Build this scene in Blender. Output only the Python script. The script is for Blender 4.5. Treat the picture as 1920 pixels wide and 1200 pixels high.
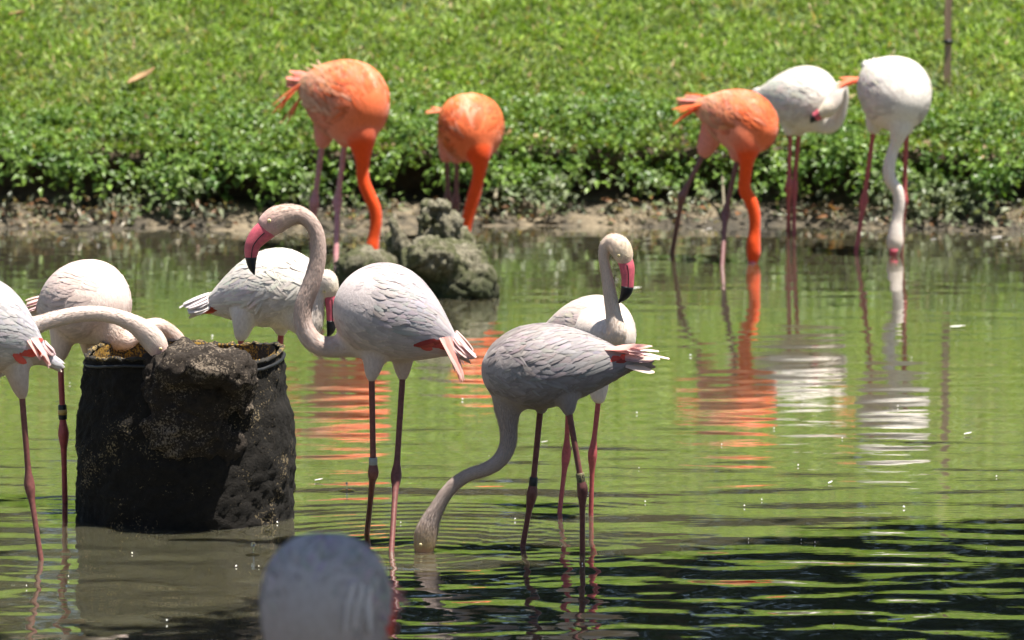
import bpy, bmesh, math, random
import numpy as np
from mathutils import Vector, noise as mnoise
from mathutils.bvhtree import BVHTree

for o in list(bpy.data.objects):
    bpy.data.objects.remove(o)
scene = bpy.context.scene
rng = np.random.default_rng(7)
random.seed(7)

# ------------------------------------------------------------------ camera
FPX = 13000.0            # focal length in photograph pixels (1920 wide)
CAM_H = 3.2
PITCH = math.atan(1525.0 / FPX)
cam_data = bpy.data.cameras.new('camera')
cam = bpy.data.objects.new('camera', cam_data)
scene.collection.objects.link(cam)
cam.location = (0, 0, CAM_H)
cam.rotation_euler = (math.pi / 2 - PITCH, 0, 0)
cam_data.sensor_width = 36.0
cam_data.lens = FPX / 1920 * 36.0
cam_data.clip_start = 0.5
cam_data.clip_end = 2000
cam_data.dof.use_dof = True
cam_data.dof.focus_distance = 21.6
cam_data.dof.aperture_fstop = 6.2
scene.camera = cam

# ------------------------------------------------------------------ world, sun, exposure
SUN_EL = math.radians(74)
SUN_AZ = math.radians(-18)      # from the right, a little on the camera's side
SUN_TO = Vector((math.cos(SUN_AZ) * math.cos(SUN_EL), math.sin(SUN_AZ) * math.cos(SUN_EL), math.sin(SUN_EL)))
world = bpy.data.worlds.new('World')
scene.world = world
world.use_nodes = True
wn = world.node_tree
wn.nodes.clear()
sky = wn.nodes.new('ShaderNodeTexSky')
sky.sky_type = 'NISHITA'
sky.sun_disc = False
sky.sun_elevation = SUN_EL
sky.sun_rotation = math.atan2(SUN_TO.x, SUN_TO.y)
bg = wn.nodes.new('ShaderNodeBackground')
bg.inputs['Strength'].default_value = 0.052
wo = wn.nodes.new('ShaderNodeOutputWorld')
wn.links.new(sky.outputs[0], bg.inputs[0])
wn.links.new(bg.outputs[0], wo.inputs[0])
sun_data = bpy.data.lights.new('sun', 'SUN')
sun_data.energy = 5.0
sun_data.angle = math.radians(0.5)
sun_data.color = (1.0, 0.945, 0.85)
sun = bpy.data.objects.new('sun', sun_data)
scene.collection.objects.link(sun)
sun.rotation_euler = SUN_TO.to_track_quat('Z', 'Y').to_euler()
scene.view_settings.view_transform = 'Standard'
scene.view_settings.look = 'None'
scene.view_settings.exposure = 1.24
scene.view_settings.gamma = 1.0
scene.view_settings.use_curve_mapping = False
scene.cycles.max_bounces = 6
scene.cycles.diffuse_bounces = 3
scene.cycles.glossy_bounces = 3
scene.cycles.caustics_reflective = False
scene.cycles.caustics_refractive = False
scene.cycles.sample_clamp_indirect = 4.0

# ------------------------------------------------------------------ pixel -> place helpers
CP, SP = math.cos(PITCH), math.sin(PITCH)
def ray(px, py):
    x = (px - 960) / FPX; y = (600 - py) / FPX
    return np.array([x, y * SP + CP, y * CP - SP])
def at(px, py, Y):
    d = ray(px, py); s = Y / d[1]
    return np.array([s * d[0], Y, CAM_H + s * d[2]])
def onwater(px, py, z=0.0):
    d = ray(px, py); s = (z - CAM_H) / d[2]
    return np.array([s * d[0], s * d[1], z])
def yw(py):
    return float(onwater(960, py)[1])
def mpp(Y):
    return Y / CP / FPX * CP   # metres per photograph pixel at distance Y
def nrm(v):
    v = np.asarray(v, float); return v / max(np.linalg.norm(v), 1e-9)

# ------------------------------------------------------------------ mesh helpers
def link(o, parent=None):
    scene.collection.objects.link(o)
    if parent is not None:
        o.parent = parent
    return o
def tag(o, label=None, cat=None, group=None, kind=None):
    if label: o['label'] = label
    if cat: o['category'] = cat
    if group: o['group'] = group
    if kind: o['kind'] = kind
    return o
def mesh_np(name, V, F, mat, parent=None, col=None, smooth=True, uv=None):
    """V (n,3), F (m,k) array or list of tuples; col (n,3) per vertex."""
    V = np.asarray(V, float)
    me = bpy.data.meshes.new(name)
    if isinstance(F, np.ndarray):
        k = F.shape[1]
        me.vertices.add(len(V)); me.vertices.foreach_set('co', V.astype(np.float32).ravel())
        me.loops.add(F.size); me.loops.foreach_set('vertex_index', F.astype(np.int32).ravel())
        me.polygons.add(len(F))
        me.polygons.foreach_set('loop_start', np.arange(0, F.size, k, dtype=np.int32))
        me.polygons.foreach_set('loop_total', np.full(len(F), k, np.int32))
        me.update(calc_edges=True)
    else:
        me.from_pydata([tuple(v) for v in V], [], [tuple(f) for f in F]); me.update()
    me.polygons.foreach_set('use_smooth', np.full(len(me.polygons), bool(smooth)))
    if col is not None:
        set_col(me, col)
    me.materials.append(mat)
    o = bpy.data.objects.new(name, me)
    return link(o, parent)
def set_col(me, col):
    a = me.color_attributes.new('Col', 'FLOAT_COLOR', 'POINT')
    c = np.ones((len(me.vertices), 4), np.float32); c[:, :3] = col
    a.data.foreach_set('color', c.ravel())
def empty(name, loc):
    o = bpy.data.objects.new(name, None); o.empty_display_size = 0.1
    o.location = tuple(loc)
    return link(o)
def reparent(ch, root):
    """children were built in world coordinates: keep them where they stand"""
    ch.parent = root
    ch.location = -root.location
def catmull(P, n=8):
    P = np.asarray(P, float)
    Q = np.vstack([2 * P[0] - P[1], P, 2 * P[-1] - P[-2]])
    out = []
    for i in range(1, len(Q) - 2):
        for k in range(n):
            t = k / n
            out.append(0.5 * (2 * Q[i] + (Q[i + 1] - Q[i - 1]) * t + (2 * Q[i - 1] - 5 * Q[i] + 4 * Q[i + 1] - Q[i + 2]) * t * t + (3 * Q[i] - Q[i - 1] - 3 * Q[i + 1] + Q[i + 2]) * t ** 3))
    out.append(Q[-2])
    return np.array(out)
def tube(P, a, b=None, side=None, seg=12, cap=True):
    """loft of ellipses along P: half-axis a in the plane normal to side, b along side"""
    P = np.asarray(P, float); n = len(P)
    a = np.broadcast_to(np.asarray(a, float), (n,)); b = a if b is None else np.broadcast_to(np.asarray(b, float), (n,))
    T = np.gradient(P, axis=0); T /= np.linalg.norm(T, axis=1)[:, None] + 1e-12
    V = []; ref = None
    for i in range(n):
        if side is not None:
            s = np.asarray(side, float)
            if ref is not None and abs(np.dot(s / np.linalg.norm(s), T[i])) > 0.97: s = ref
        else:
            s = ref if ref is not None else (np.array([0, 1, 0.]) if abs(T[i][1]) < 0.9 else np.array([1., 0, 0]))
        Bv = s - np.dot(s, T[i]) * T[i]; Bv /= np.linalg.norm(Bv) + 1e-12
        Nv = np.cross(T[i], Bv); ref = Bv
        th = np.arange(seg) * 2 * math.pi / seg
        V.append(P[i] + np.outer(np.cos(th) * a[i], Nv) + np.outer(np.sin(th) * b[i], Bv))
    V = np.vstack(V)
    F = []
    for i in range(n - 1):
        for j in range(seg):
            j2 = (j + 1) % seg
            F.append((i * seg + j, i * seg + j2, (i + 1) * seg + j2, (i + 1) * seg + j))
    if cap:
        F.append(tuple(range(seg - 1, -1, -1))); F.append(tuple((n - 1) * seg + j for j in range(seg)))
    return V, F
def merge(parts):
    V = []; F = []; off = 0
    for v, f in parts:
        V.append(v); F += [tuple(i + off for i in q) for q in f]; off += len(v)
    return np.vstack(V), F
def remesh(V, F, voxel, smooth_it=6, factor=0.5):
    me = bpy.data.meshes.new('tmp'); me.from_pydata([tuple(v) for v in V], [], F); me.update()
    bm = bmesh.new(); bm.from_mesh(me); bmesh.ops.recalc_face_normals(bm, faces=bm.faces); bm.to_mesh(me); bm.free()
    o = link(bpy.data.objects.new('tmp', me))
    m = o.modifiers.new('r', 'REMESH'); m.mode = 'VOXEL'; m.voxel_size = voxel
    if smooth_it:
        s = o.modifiers.new('s', 'SMOOTH'); s.factor = factor; s.iterations = smooth_it
    dg = bpy.context.evaluated_depsgraph_get()
    out = bpy.data.meshes.new_from_object(o.evaluated_get(dg))
    bpy.data.objects.remove(o); bpy.data.meshes.remove(me)
    return out
def mesh_co(me):
    c = np.empty(len(me.vertices) * 3, np.float32); me.vertices.foreach_get('co', c); return c.reshape(-1, 3).astype(float)
def ellipsoid(c, r, rot=None, nu=16, nv=10):
    V = []; F = []
    for i in range(nv + 1):
        th = math.pi * i / nv
        for j in range(nu):
            ph = 2 * math.pi * j / nu
            V.append((r[0] * math.sin(th) * math.cos(ph), r[1] * math.sin(th) * math.sin(ph), r[2] * math.cos(th)))
    V = np.array(V)
    if rot is not None: V = V @ np.asarray(rot).T
    V = V + np.asarray(c)
    for i in range(nv):
        for j in range(nu):
            F.append((i * nu + j, (i + 1) * nu + j, (i + 1) * nu + (j + 1) % nu, i * nu + (j + 1) % nu))
    return V, F
def rotm(ax, ay, az):
    cx, sx, cy, sy, cz, sz = math.cos(ax), math.sin(ax), math.cos(ay), math.sin(ay), math.cos(az), math.sin(az)
    X = np.array([[1, 0, 0], [0, cx, -sx], [0, sx, cx]]); Yr = np.array([[cy, 0, sy], [0, 1, 0], [-sy, 0, cy]]); Z = np.array([[cz, -sz, 0], [sz, cz, 0], [0, 0, 1]])
    return Z @ Yr @ X
def fbm(p, scale, oct=4):
    return mnoise.fractal(Vector((p[0] * scale, p[1] * scale, p[2] * scale)), 0.9, 2.1, oct)

# ------------------------------------------------------------------ materials
def new_mat(name):
    m = bpy.data.materials.new(name); m.use_nodes = True
    nt = m.node_tree; nt.nodes.clear()
    out = nt.nodes.new('ShaderNodeOutputMaterial')
    b = nt.nodes.new('ShaderNodeBsdfPrincipled')
    nt.links.new(b.outputs[0], out.inputs[0])
    return m, nt, b, out
def N(nt, typ, **kw):
    n = nt.nodes.new(typ)
    for k, v in kw.items():
        if k in n.inputs: n.inputs[k].default_value = v
        else: setattr(n, k, v)
    return n
def L(nt, a, b): nt.links.new(a, b)
def noise_node(nt, scale, detail=4, rough=0.6, vec=None, dist=0.0):
    n = N(nt, 'ShaderNodeTexNoise', Scale=scale, Detail=detail, Roughness=rough, Distortion=dist)
    if vec is not None: L(nt, vec, n.inputs['Vector'])
    return n
def ramp(nt, fac, stops):
    r = nt.nodes.new('ShaderNodeValToRGB')
    e = r.color_ramp.elements
    while len(e) > 1: e.remove(e[-1])
    e[0].position = stops[0][0]; e[0].color = (*stops[0][1], 1)
    for p, c in stops[1:]:
        x = e.new(p); x.color = (*c, 1)
    L(nt, fac, r.inputs[0])
    return r
def mixc(nt, fac, a, b, mode='MIX'):
    m = nt.nodes.new('ShaderNodeMix'); m.data_type = 'RGBA'; m.blend_type = mode
    for s, v in ((m.inputs[0], fac), (m.inputs[6], a), (m.inputs[7], b)):
        if hasattr(v, 'node'): L(nt, v, s)
        elif isinstance(v, (int, float)): s.default_value = v
        else: s.default_value = (*v, 1)
    return m.outputs[2]
def bump(nt, b, h, strength, dist):
    bp = N(nt, 'ShaderNodeBump', Strength=strength, Distance=dist)
    L(nt, h, bp.inputs['Height']); L(nt, bp.outputs[0], b.inputs['Normal'])
    return bp
def geo_pos(nt):
    return nt.nodes.new('ShaderNodeNewGeometry').outputs['Position']

def feather_mat(name, transl=0.22):
    m, nt, b, out = new_mat(name)
    at_ = N(nt, 'ShaderNodeAttribute', attribute_name='Col')
    n1 = noise_node(nt, 28, 3, 0.6, geo_pos(nt))
    c = mixc(nt, 1.0, at_.outputs[0], ramp(nt, n1.outputs[0], [(0.3, (0.86, 0.85, 0.86)), (0.7, (1, 1, 1))]).outputs[0], 'MULTIPLY')
    L(nt, c, b.inputs['Base Color'])
    b.inputs['Roughness'].default_value = 0.62
    b.inputs['Specular IOR Level'].default_value = 0.25
    n2 = noise_node(nt, 420, 2, 0.6, geo_pos(nt))
    bump(nt, b, n2.outputs[0], 0.35, 0.0012)
    tr = nt.nodes.new('ShaderNodeBsdfTranslucent'); L(nt, c, tr.inputs[0])
    mx = N(nt, 'ShaderNodeMixShader'); mx.inputs[0].default_value = transl
    L(nt, b.outputs[0], mx.inputs[1]); L(nt, tr.outputs[0], mx.inputs[2]); L(nt, mx.outputs[0], out.inputs[0])
    return m
def down_mat(name):
    m, nt, b, out = new_mat(name)
    at_ = N(nt, 'ShaderNodeAttribute', attribute_name='Col')
    mp = N(nt, 'ShaderNodeMapping'); L(nt, geo_pos(nt), mp.inputs[0]); mp.inputs['Scale'].default_value = (1, 1, 0.45)
    n1 = noise_node(nt, 120, 4, 0.7, mp.outputs[0])
    c = mixc(nt, 1.0, at_.outputs[0], ramp(nt, n1.outputs[0], [(0.3, (0.80, 0.77, 0.76)), (0.65, (1, 1, 1))]).outputs[0], 'MULTIPLY')
    L(nt, c, b.inputs['Base Color'])
    b.inputs['Roughness'].default_value = 0.75
    b.inputs['Specular IOR Level'].default_value = 0.2
    b.inputs['Sheen Weight'].default_value = 0.15
    bump(nt, b, n1.outputs[0], 0.5, 0.004)
    return m
def simple_mat(name, col, rough=0.5, var=0.25, scale=60, bstr=0.3, bd=0.002, spec=0.4, stretch=None):
    m, nt, b, out = new_mat(name)
    v = geo_pos(nt)
    if stretch:
        mp = N(nt, 'ShaderNodeMapping'); L(nt, v, mp.inputs[0]); mp.inputs['Scale'].default_value = stretch; v = mp.outputs[0]
    n1 = noise_node(nt, scale, 5, 0.65, v)
    lo = tuple(c * (1 - var) for c in col); hi = tuple(min(1, c * (1 + var)) for c in col)
    L(nt, ramp(nt, n1.outputs[0], [(0.3, lo), (0.7, hi)]).outputs[0], b.inputs['Base Color'])
    b.inputs['Roughness'].default_value = rough; b.inputs['Specular IOR Level'].default_value = spec
    bump(nt, b, n1.outputs[0], bstr, bd)
    return m
def leaf_mat(name, transl=0.3, rough=0.42, spec=0.45):
    m, nt, b, out = new_mat(name)
    at_ = N(nt, 'ShaderNodeAttribute', attribute_name='Col')
    L(nt, at_.outputs[0], b.inputs['Base Color'])
    b.inputs['Roughness'].default_value = rough; b.inputs['Specular IOR Level'].default_value = spec
    tr = nt.nodes.new('ShaderNodeBsdfTranslucent')
    L(nt, mixc(nt, 1.0, at_.outputs[0], (1.25, 1.3, 0.6), 'MULTIPLY'), tr.inputs[0])
    mx = N(nt, 'ShaderNodeMixShader'); mx.inputs[0].default_value = transl
    L(nt, b.outputs[0], mx.inputs[1]); L(nt, tr.outputs[0], mx.inputs[2]); L(nt, mx.outputs[0], out.inputs[0])
    return m

M = {}
M['feather'] = feather_mat('feather')
M['down'] = down_mat('down')
M['leg_brown'] = simple_mat('leg_brown', (0.17, 0.060, 0.052), 0.5, 0.35, 90)
M['leg_pink'] = simple_mat('leg_pink', (0.40, 0.085, 0.085), 0.5, 0.3, 90)
M['leg_pale'] = simple_mat('leg_pale', (0.45, 0.20, 0.21), 0.5, 0.3, 90)
M['leg_dark'] = simple_mat('leg_dark', (0.17, 0.075, 0.07), 0.5, 0.3, 90)
M['bill'] = simple_mat('bill_pink', (0.62, 0.12, 0.16), 0.38, 0.25, 55, 0.1)
M['bill_black'] = simple_mat('bill_black', (0.012, 0.011, 0.012), 0.3, 0.3, 80, 0.1, spec=0.5)
M['eye'] = simple_mat('eye_yellow', (0.75, 0.62, 0.33), 0.2, 0.1, 50, 0.0)
M['pupil'] = simple_mat('pupil_black', (0.01, 0.01, 0.01), 0.1, 0.1, 50, 0.0)
M['band_grey'] = simple_mat('band_grey', (0.30, 0.31, 0.30), 0.35, 0.1, 120, 0.1)
M['band_black'] = simple_mat('band_black', (0.02, 0.022, 0.022), 0.35, 0.1, 120, 0.1)
M['band_olive'] = simple_mat('band_olive', (0.17, 0.15, 0.075), 0.4, 0.15, 120, 0.1)
M['band_gold'] = simple_mat('band_gold', (0.55, 0.38, 0.12), 0.35, 0.15, 120, 0.1)
M['ink'] = simple_mat('ink', (0.008, 0.008, 0.008), 0.5, 0.1, 50, 0.0)
M['leaf'] = leaf_mat('leaf')
M['grass'] = leaf_mat('grass', 0.30, 0.45, 0.3)
M['dead_leaf'] = simple_mat('dead_leaf', (0.34, 0.21, 0.10), 0.7, 0.35, 40)
M['twig'] = simple_mat('twig', (0.22, 0.19, 0.13), 0.8, 0.35, 50, 0.5, 0.004)
M['bark'] = simple_mat('bark', (0.10, 0.075, 0.05), 0.9, 0.4, 14, 0.8, 0.02, stretch=(1, 1, 0.25))
M['stake'] = simple_mat('stake_wood', (0.30, 0.20, 0.14), 0.85, 0.25, 40, 0.4, 0.003, stretch=(1, 1, 0.1))
M['white_quill'] = simple_mat('loose_feather', (0.80, 0.78, 0.76), 0.7, 0.1, 60)

# water: murky green-brown body under a smooth reflecting surface
def water_mat():
    m, nt, b, out = new_mat('pond_water')
    p = geo_pos(nt)
    n0 = noise_node(nt, 0.55, 3, 0.5, p)
    L(nt, ramp(nt, n0.outputs[0], [(0.35, (0.072, 0.070, 0.044)), (0.7, (0.092, 0.083, 0.052))]).outputs[0], b.inputs['Base Color'])
    b.inputs['Roughness'].default_value = 0.015
    b.inputs['IOR'].default_value = 1.38
    b.inputs['Subsurface Weight'].default_value = 1.0
    b.inputs['Subsurface Radius'].default_value = (0.30, 0.28, 0.18)
    b.inputs['Subsurface Scale'].default_value = 1.0
    mp = N(nt, 'ShaderNodeMapping'); L(nt, p, mp.inputs[0]); mp.inputs['Scale'].default_value = (7, 26, 1)
    n1 = noise_node(nt, 1.0, 2, 0.5, mp.outputs[0])
    bp = bump(nt, b, n1.outputs[0], 0.10, 0.004)
    b.inputs['Coat Weight'].default_value = 1.0; b.inputs['Coat IOR'].default_value = 1.45; b.inputs['Coat Roughness'].default_value = 0.012
    L(nt, bp.outputs[0], b.inputs['Coat Normal'])
    return m
M['water'] = water_mat()
def ground_mat():
    m, nt, b, out = new_mat('earth_and_turf')
    p = geo_pos(nt)
    n1 = noise_node(nt, 3.0, 6, 0.65, p); n2 = noise_node(nt, 22, 5, 0.7, p)
    mud0 = ramp(nt, n2.outputs[0], [(0.25, (0.085, 0.066, 0.042)), (0.55, (0.19, 0.15, 0.095)), (0.8, (0.29, 0.24, 0.16))]).outputs[0]
    wetm = ramp(nt, n2.outputs[0], [(0.3, (0.02, 0.017, 0.011)), (0.7, (0.07, 0.055, 0.035))]).outputs[0]
    mud = mixc(nt, ramp(nt, n1.outputs[0], [(0.47, (0, 0, 0)), (0.58, (1, 1, 1))]).outputs[0], wetm, mud0)
    turf = ramp(nt, n2.outputs[0], [(0.3, (0.045, 0.055, 0.02)), (0.6, (0.05, 0.10, 0.018)), (0.85, (0.16, 0.12, 0.06))]).outputs[0]
    sep = nt.nodes.new('ShaderNodeSeparateXYZ'); L(nt, p, sep.inputs[0])
    soil = ramp(nt, n2.outputs[0], [(0.3, (0.045, 0.032, 0.02)), (0.6, (0.11, 0.075, 0.045)), (0.85, (0.2, 0.14, 0.09))]).outputs[0]
    m0 = N(nt, 'ShaderNodeMapRange'); m0.inputs[1].default_value = 0.085; m0.inputs[2].default_value = 0.13
    L(nt, sep.outputs[2], m0.inputs[0])
    mr = N(nt, 'ShaderNodeMapRange'); mr.inputs[1].default_value = 0.33; mr.inputs[2].default_value = 0.42
    L(nt, sep.outputs[2], mr.inputs[0])
    L(nt, mixc(nt, mr.outputs[0], mixc(nt, m0.outputs[0], mud, soil), turf), b.inputs['Base Color'])
    b.inputs['Roughness'].default_value = 0.85
    bump(nt, b, n2.outputs[0], 0.7, 0.02)
    return m
M['ground'] = ground_mat()
def rock_mat():
    m, nt, b, out = new_mat('mossy_rock')
    p = geo_pos(nt)
    n1 = noise_node(nt, 9, 6, 0.7, p); n2 = noise_node(nt, 45, 6, 0.75, p); n3 = noise_node(nt, 6, 4, 0.6, p)
    stone = ramp(nt, n2.outputs[0], [(0.28, (0.05, 0.045, 0.03)), (0.46, (0.21, 0.19, 0.125)), (0.66, (0.44, 0.40, 0.29))]).outputs[0]
    moss = ramp(nt, n2.outputs[0], [(0.3, (0.035, 0.042, 0.010)), (0.7, (0.15, 0.165, 0.05))]).outputs[0]
    sep = nt.nodes.new('ShaderNodeSeparateXYZ'); L(nt, p, sep.inputs[0])
    low = N(nt, 'ShaderNodeMapRange'); low.inputs[1].default_value = 0.16; low.inputs[2].default_value = 0.0
    L(nt, sep.outputs[2], low.inputs[0])
    f1 = ramp(nt, n1.outputs[0], [(0.44, (0, 0, 0)), (0.56, (0.85, 0.85, 0.85))]).outputs[0]
    c = mixc(nt, f1, stone, moss)
    wet = ramp(nt, n3.outputs[0], [(0.35, (0.022, 0.022, 0.012)), (0.65, (0.05, 0.075, 0.012))]).outputs[0]
    c = mixc(nt, low.outputs[0], c, wet)
    L(nt, c, b.inputs['Base Color']); b.inputs['Roughness'].default_value = 0.85
    bump(nt, b, n2.outputs[0], 1.0, 0.03)
    return m
M['rock'] = rock_mat()
def drum_mat(name, base, crust, yellow, cov):
    m, nt, b, out = new_mat(name)
    p = geo_pos(nt)
    n1 = noise_node(nt, 7, 5, 0.65, p); n2 = noise_node(nt, 60, 6, 0.75, p); n3 = noise_node(nt, 140, 3, 0.6, p)
    dark = ramp(nt, n2.outputs[0], [(0.3, tuple(c * 0.5 for c in base)), (0.7, tuple(c * 1.6 for c in base))]).outputs[0]
    cr = ramp(nt, n3.outputs[0], [(0.35, crust), (0.6, yellow)]).outputs[0]
    mu = N(nt, 'ShaderNodeMath', operation='MULTIPLY'); L(nt, n1.outputs[0], mu.inputs[0]); L(nt, n3.outputs[0], mu.inputs[1])
    f = ramp(nt, mu.outputs[0], [(cov, (0, 0, 0)), (cov + 0.06, (1, 1, 1))]).outputs[0]
    L(nt, mixc(nt, f, dark, cr), b.inputs['Base Color']); b.inputs['Roughness'].default_value = 0.9
    b.inputs['Specular IOR Level'].default_value = 0.3
    bump(nt, b, n2.outputs[0], 0.9, 0.012)
    return m
M['drum'] = drum_mat('crusted_drum', (0.011, 0.009, 0.007), (0.10, 0.075, 0.045), (0.22, 0.17, 0.10), 0.325)
M['drum_in'] = drum_mat('drum_inside', (0.05, 0.047, 0.042), (0.25, 0.13, 0.03), (0.46, 0.27, 0.05), 0.24)
M['drum_lip'] = drum_mat('drum_lip', (0.035, 0.032, 0.028), (0.16, 0.10, 0.04), (0.34, 0.24, 0.09), 0.27)
M['clump'] = drum_mat('mud_clump', (0.028, 0.021, 0.016), (0.12, 0.09, 0.07), (0.20, 0.16, 0.12), 0.27)
M['rim'] = simple_mat('rubber_rim', (0.018, 0.019, 0.02), 0.45, 0.3, 60, 0.3)

# ------------------------------------------------------------------ ground: near shore, pond bed, far bank, lawn
SHORE = yw(428)
def shore_y(x):
    return SHORE + 0.10 * math.sin(1.7 * x + 0.6) + 0.06 * math.sin(4.3 * x + 2.0) + 0.03 * math.sin(11 * x)
PROF = [(-3.5, -0.7), (-0.6, -0.14), (-0.2, -0.04), (0.0, 0.0), (0.08, 0.03), (0.17, 0.05), (0.28, 0.065), (0.44, 0.08), (0.60, 0.12), (0.64, 0.18), (0.52, 0.235),
        (0.34, 0.27), (0.40, 0.32), (0.55, 0.37), (0.80, 0.43), (1.2, 0.50), (1.6, 0.60), (2.0, 0.71), (2.6, 0.90), (3.4, 1.17), (4.4, 1.52), (5.6, 1.95), (6.6, 2.28), (7.6, 2.42), (10, 2.5), (20, 2.7), (60, 3.2), (400, 6.0)]
PROF_N = np.array(PROF)
def lawn_z(D):
    k = 13
    return float(np.interp(D, PROF_N[k:, 0], PROF_N[k:, 1]))
def build_ground():
    near = [(-60, 0.9), (-5, 0.7), (8, 0.5), (13, 0.22), (15.0, 0.12), (16.2, -0.05), (18, -0.6), (22, -0.75)]
    xs = np.concatenate([np.array([-300, -80, -30, -14, -8, -5, -4]), np.arange(-3.5, 3.51, 0.05), np.array([4, 5, 8, 14, 30, 80, 300])])
    V = []; rows = len(near) + len(PROF)
    for (Y, z) in near:
        for x in xs: V.append((x, Y + (0.3 * math.sin(x * 0.8) if Y > 10 else 0), z))
    for i, (D, z) in enumerate(PROF):
        for x in xs:
            xx = max(-5, min(5, x))
            q = (xx, D * 2, z * 2)
            n = fbm(q, 2.2, 5); n2 = fbm((xx + 9, D * 2, z * 2), 7.0, 4)
            amp = 0.0 if D < -0.3 else (0.035 if D < 0.45 else 0.07 if D < 0.7 else 0.035)
            dz = amp * 0.5 * n + amp * 0.4 * n2 if D > -0.3 else 0
            if -0.3 < D <= 0.12: dz *= 0.35
            V.append((x, shore_y(xx) + D + amp * (n + 0.6 * n2) * (1 if 0.1 < D < 0.9 else 0.0), z + dz * (1 if D < 6 else 2)))
    V = np.array(V); nx = len(xs)
    i, j = np.meshgrid(np.arange(rows - 1), np.arange(nx - 1), indexing='ij')
    a = (i * nx + j).ravel()
    F = np.stack([a, a + 1, a + nx + 1, a + nx], 1)
    o = mesh_np('ground', V, F, M['ground'])
    tag(o, 'pond bed, muddy shore and sloping lawn ground', 'ground', kind='structure')
build_ground()

# ------------------------------------------------------------------ water surface with real ripples
RINGS = []    # (x, y, amplitude, wavelength, reach)
def ring(px, py, amp, lam, reach):
    p = onwater(px, py); RINGS.append((p[0], p[1], amp, lam, reach))
ring(797, 1032, 0.0016, 0.085, 0.42)
ring(1092, 1036, 0.0007, 0.075, 0.3); ring(980, 1028, 0.0007, 0.08, 0.3)
ring(734, 1034, 0.0006, 0.07, 0.25); ring(77, 1050, 0.0006, 0.07, 0.25)
ring(1412, 490, 0.0006, 0.10, 0.35); ring(1678, 478, 0.0006, 0.10, 0.35)
ring(475, 1050, 0.0008, 0.05, 0.12); ring(1108, 962, 0.0005, 0.08, 0.25); ring(122, 942, 0.0005, 0.07, 0.2)
def build_water():
    ys = np.concatenate([np.array([15.5, 16.5, 17.5, 18.2, 18.8]), np.arange(19.2, 31.6, 0.0165)])
    xs = np.concatenate([np.array([-300, -60, -15, -6, -4, -3]), np.arange(-2.6, 2.61, 0.034), np.array([3, 4, 6, 15, 60, 300])])
    X, Y = np.meshgrid(xs, ys)
    r = np.random.default_rng(3)
    H = np.zeros_like(X)
    # calm long-crested ripples, rougher towards the near shore
    near = np.clip((22.0 - Y) / 1.3, 0, 1); near = near * near * (3 - 2 * near)
    far = np.clip((Y - 25.5) / 3.0, 0, 1)
    for k in range(26):
        lam = math.exp(r.uniform(math.log(0.13), math.log(0.55))); ang = r.normal(0, 0.20)
        slope = 0.0042 * r.uniform(0.6, 1.3)
        kk = 2 * math.pi / lam
        ph = kk * (math.sin(ang) * X + math.cos(ang) * Y) + r.uniform(0, 6.28)
        # groups: each train fades in and out over the surface
        g = 0.55 + 0.45 * np.sin(X * r.uniform(0.5, 2.2) + Y * r.uniform(0.4, 1.6) + r.uniform(0, 6.28))
        H += slope / kk * g * np.sin(ph) * (1 + 0.9 * near - 0.45 * far)
    for k in range(22):
        lam = math.exp(r.uniform(math.log(0.12), math.log(0.40))); ang = r.normal(0, 0.75)
        slope = 0.0105 * r.uniform(0.6, 1.3); kk = 2 * math.pi / lam
        ph = kk * (math.sin(ang) * X + math.cos(ang) * Y) + r.uniform(0, 6.28)
        g = 0.5 + 0.5 * np.sin(X * r.uniform(0.8, 3) + Y * r.uniform(0.8, 3) + r.uniform(0, 6.28))
        H += slope / kk * g * np.sin(ph) * near
    for (cx, cy, amp, lam, reach) in RINGS:
        R = np.hypot(X - cx, Y - cy)
        H += amp * np.exp(-R / reach) * np.sin(2 * math.pi * R / lam) * np.clip(R / 0.05, 0, 1)
    V = np.stack([X, Y, H], -1).reshape(-1, 3); nx = len(xs)
    i, j = np.meshgrid(np.arange(len(ys) - 1), np.arange(nx - 1), indexing='ij')
    a = (i * nx + j).ravel()
    F = np.stack([a, a + 1, a + nx + 1, a + nx], 1)
    o = mesh_np('water', V, F, M['water'])
    tag(o, 'murky green pond water with soft ripples', 'water', kind='structure')
build_water()

# ------------------------------------------------------------------ leaves
def leaf_cloud(name, base, direc, normal, length, width, cols, mat, parent=None, fold=0.25, droop=0.2):
    """many small folded leaves: six points, four quads/tris each"""
    n = len(base)
    d = direc / np.linalg.norm(direc, axis=1)[:, None]
    s = np.cross(d, normal); s /= np.linalg.norm(s, axis=1)[:, None] + 1e-9
    u = np.cross(s, d)
    l = length[:, None]; w = width[:, None]
    p0 = base
    p1 = base + d * l * 0.38 + s * w * 0.5 + u * w * fold
    p2 = base + d * l * 0.38 - s * w * 0.5 + u * w * fold
    pm = base + d * l * 0.42
    p3 = base + d * l - u * l * droop
    V = np.stack([p0, p1, p2, pm, p3], 1).reshape(-1, 3)
    o = (np.arange(n) * 5)[:, None]
    F = np.concatenate([o + [0, 3, 1], o + [0, 2, 3], o + [3, 4, 1], o + [2, 4, 3]], 0)
    C = np.repeat(cols, 5, axis=0)
    return mesh_np(name, V, F, mat, parent, col=C, smooth=False)
def noise2(X, Y, s, off=0):
    return np.array([mnoise.noise(Vector((x * s + off, y * s, off))) for x, y in zip(X, Y)])
def shore_arr(X):
    X = np.clip(X, -5, 5)
    return SHORE + 0.10 * np.sin(1.7 * X + 0.6) + 0.06 * np.sin(4.3 * X + 2.0) + 0.03 * np.sin(11 * X)

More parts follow.
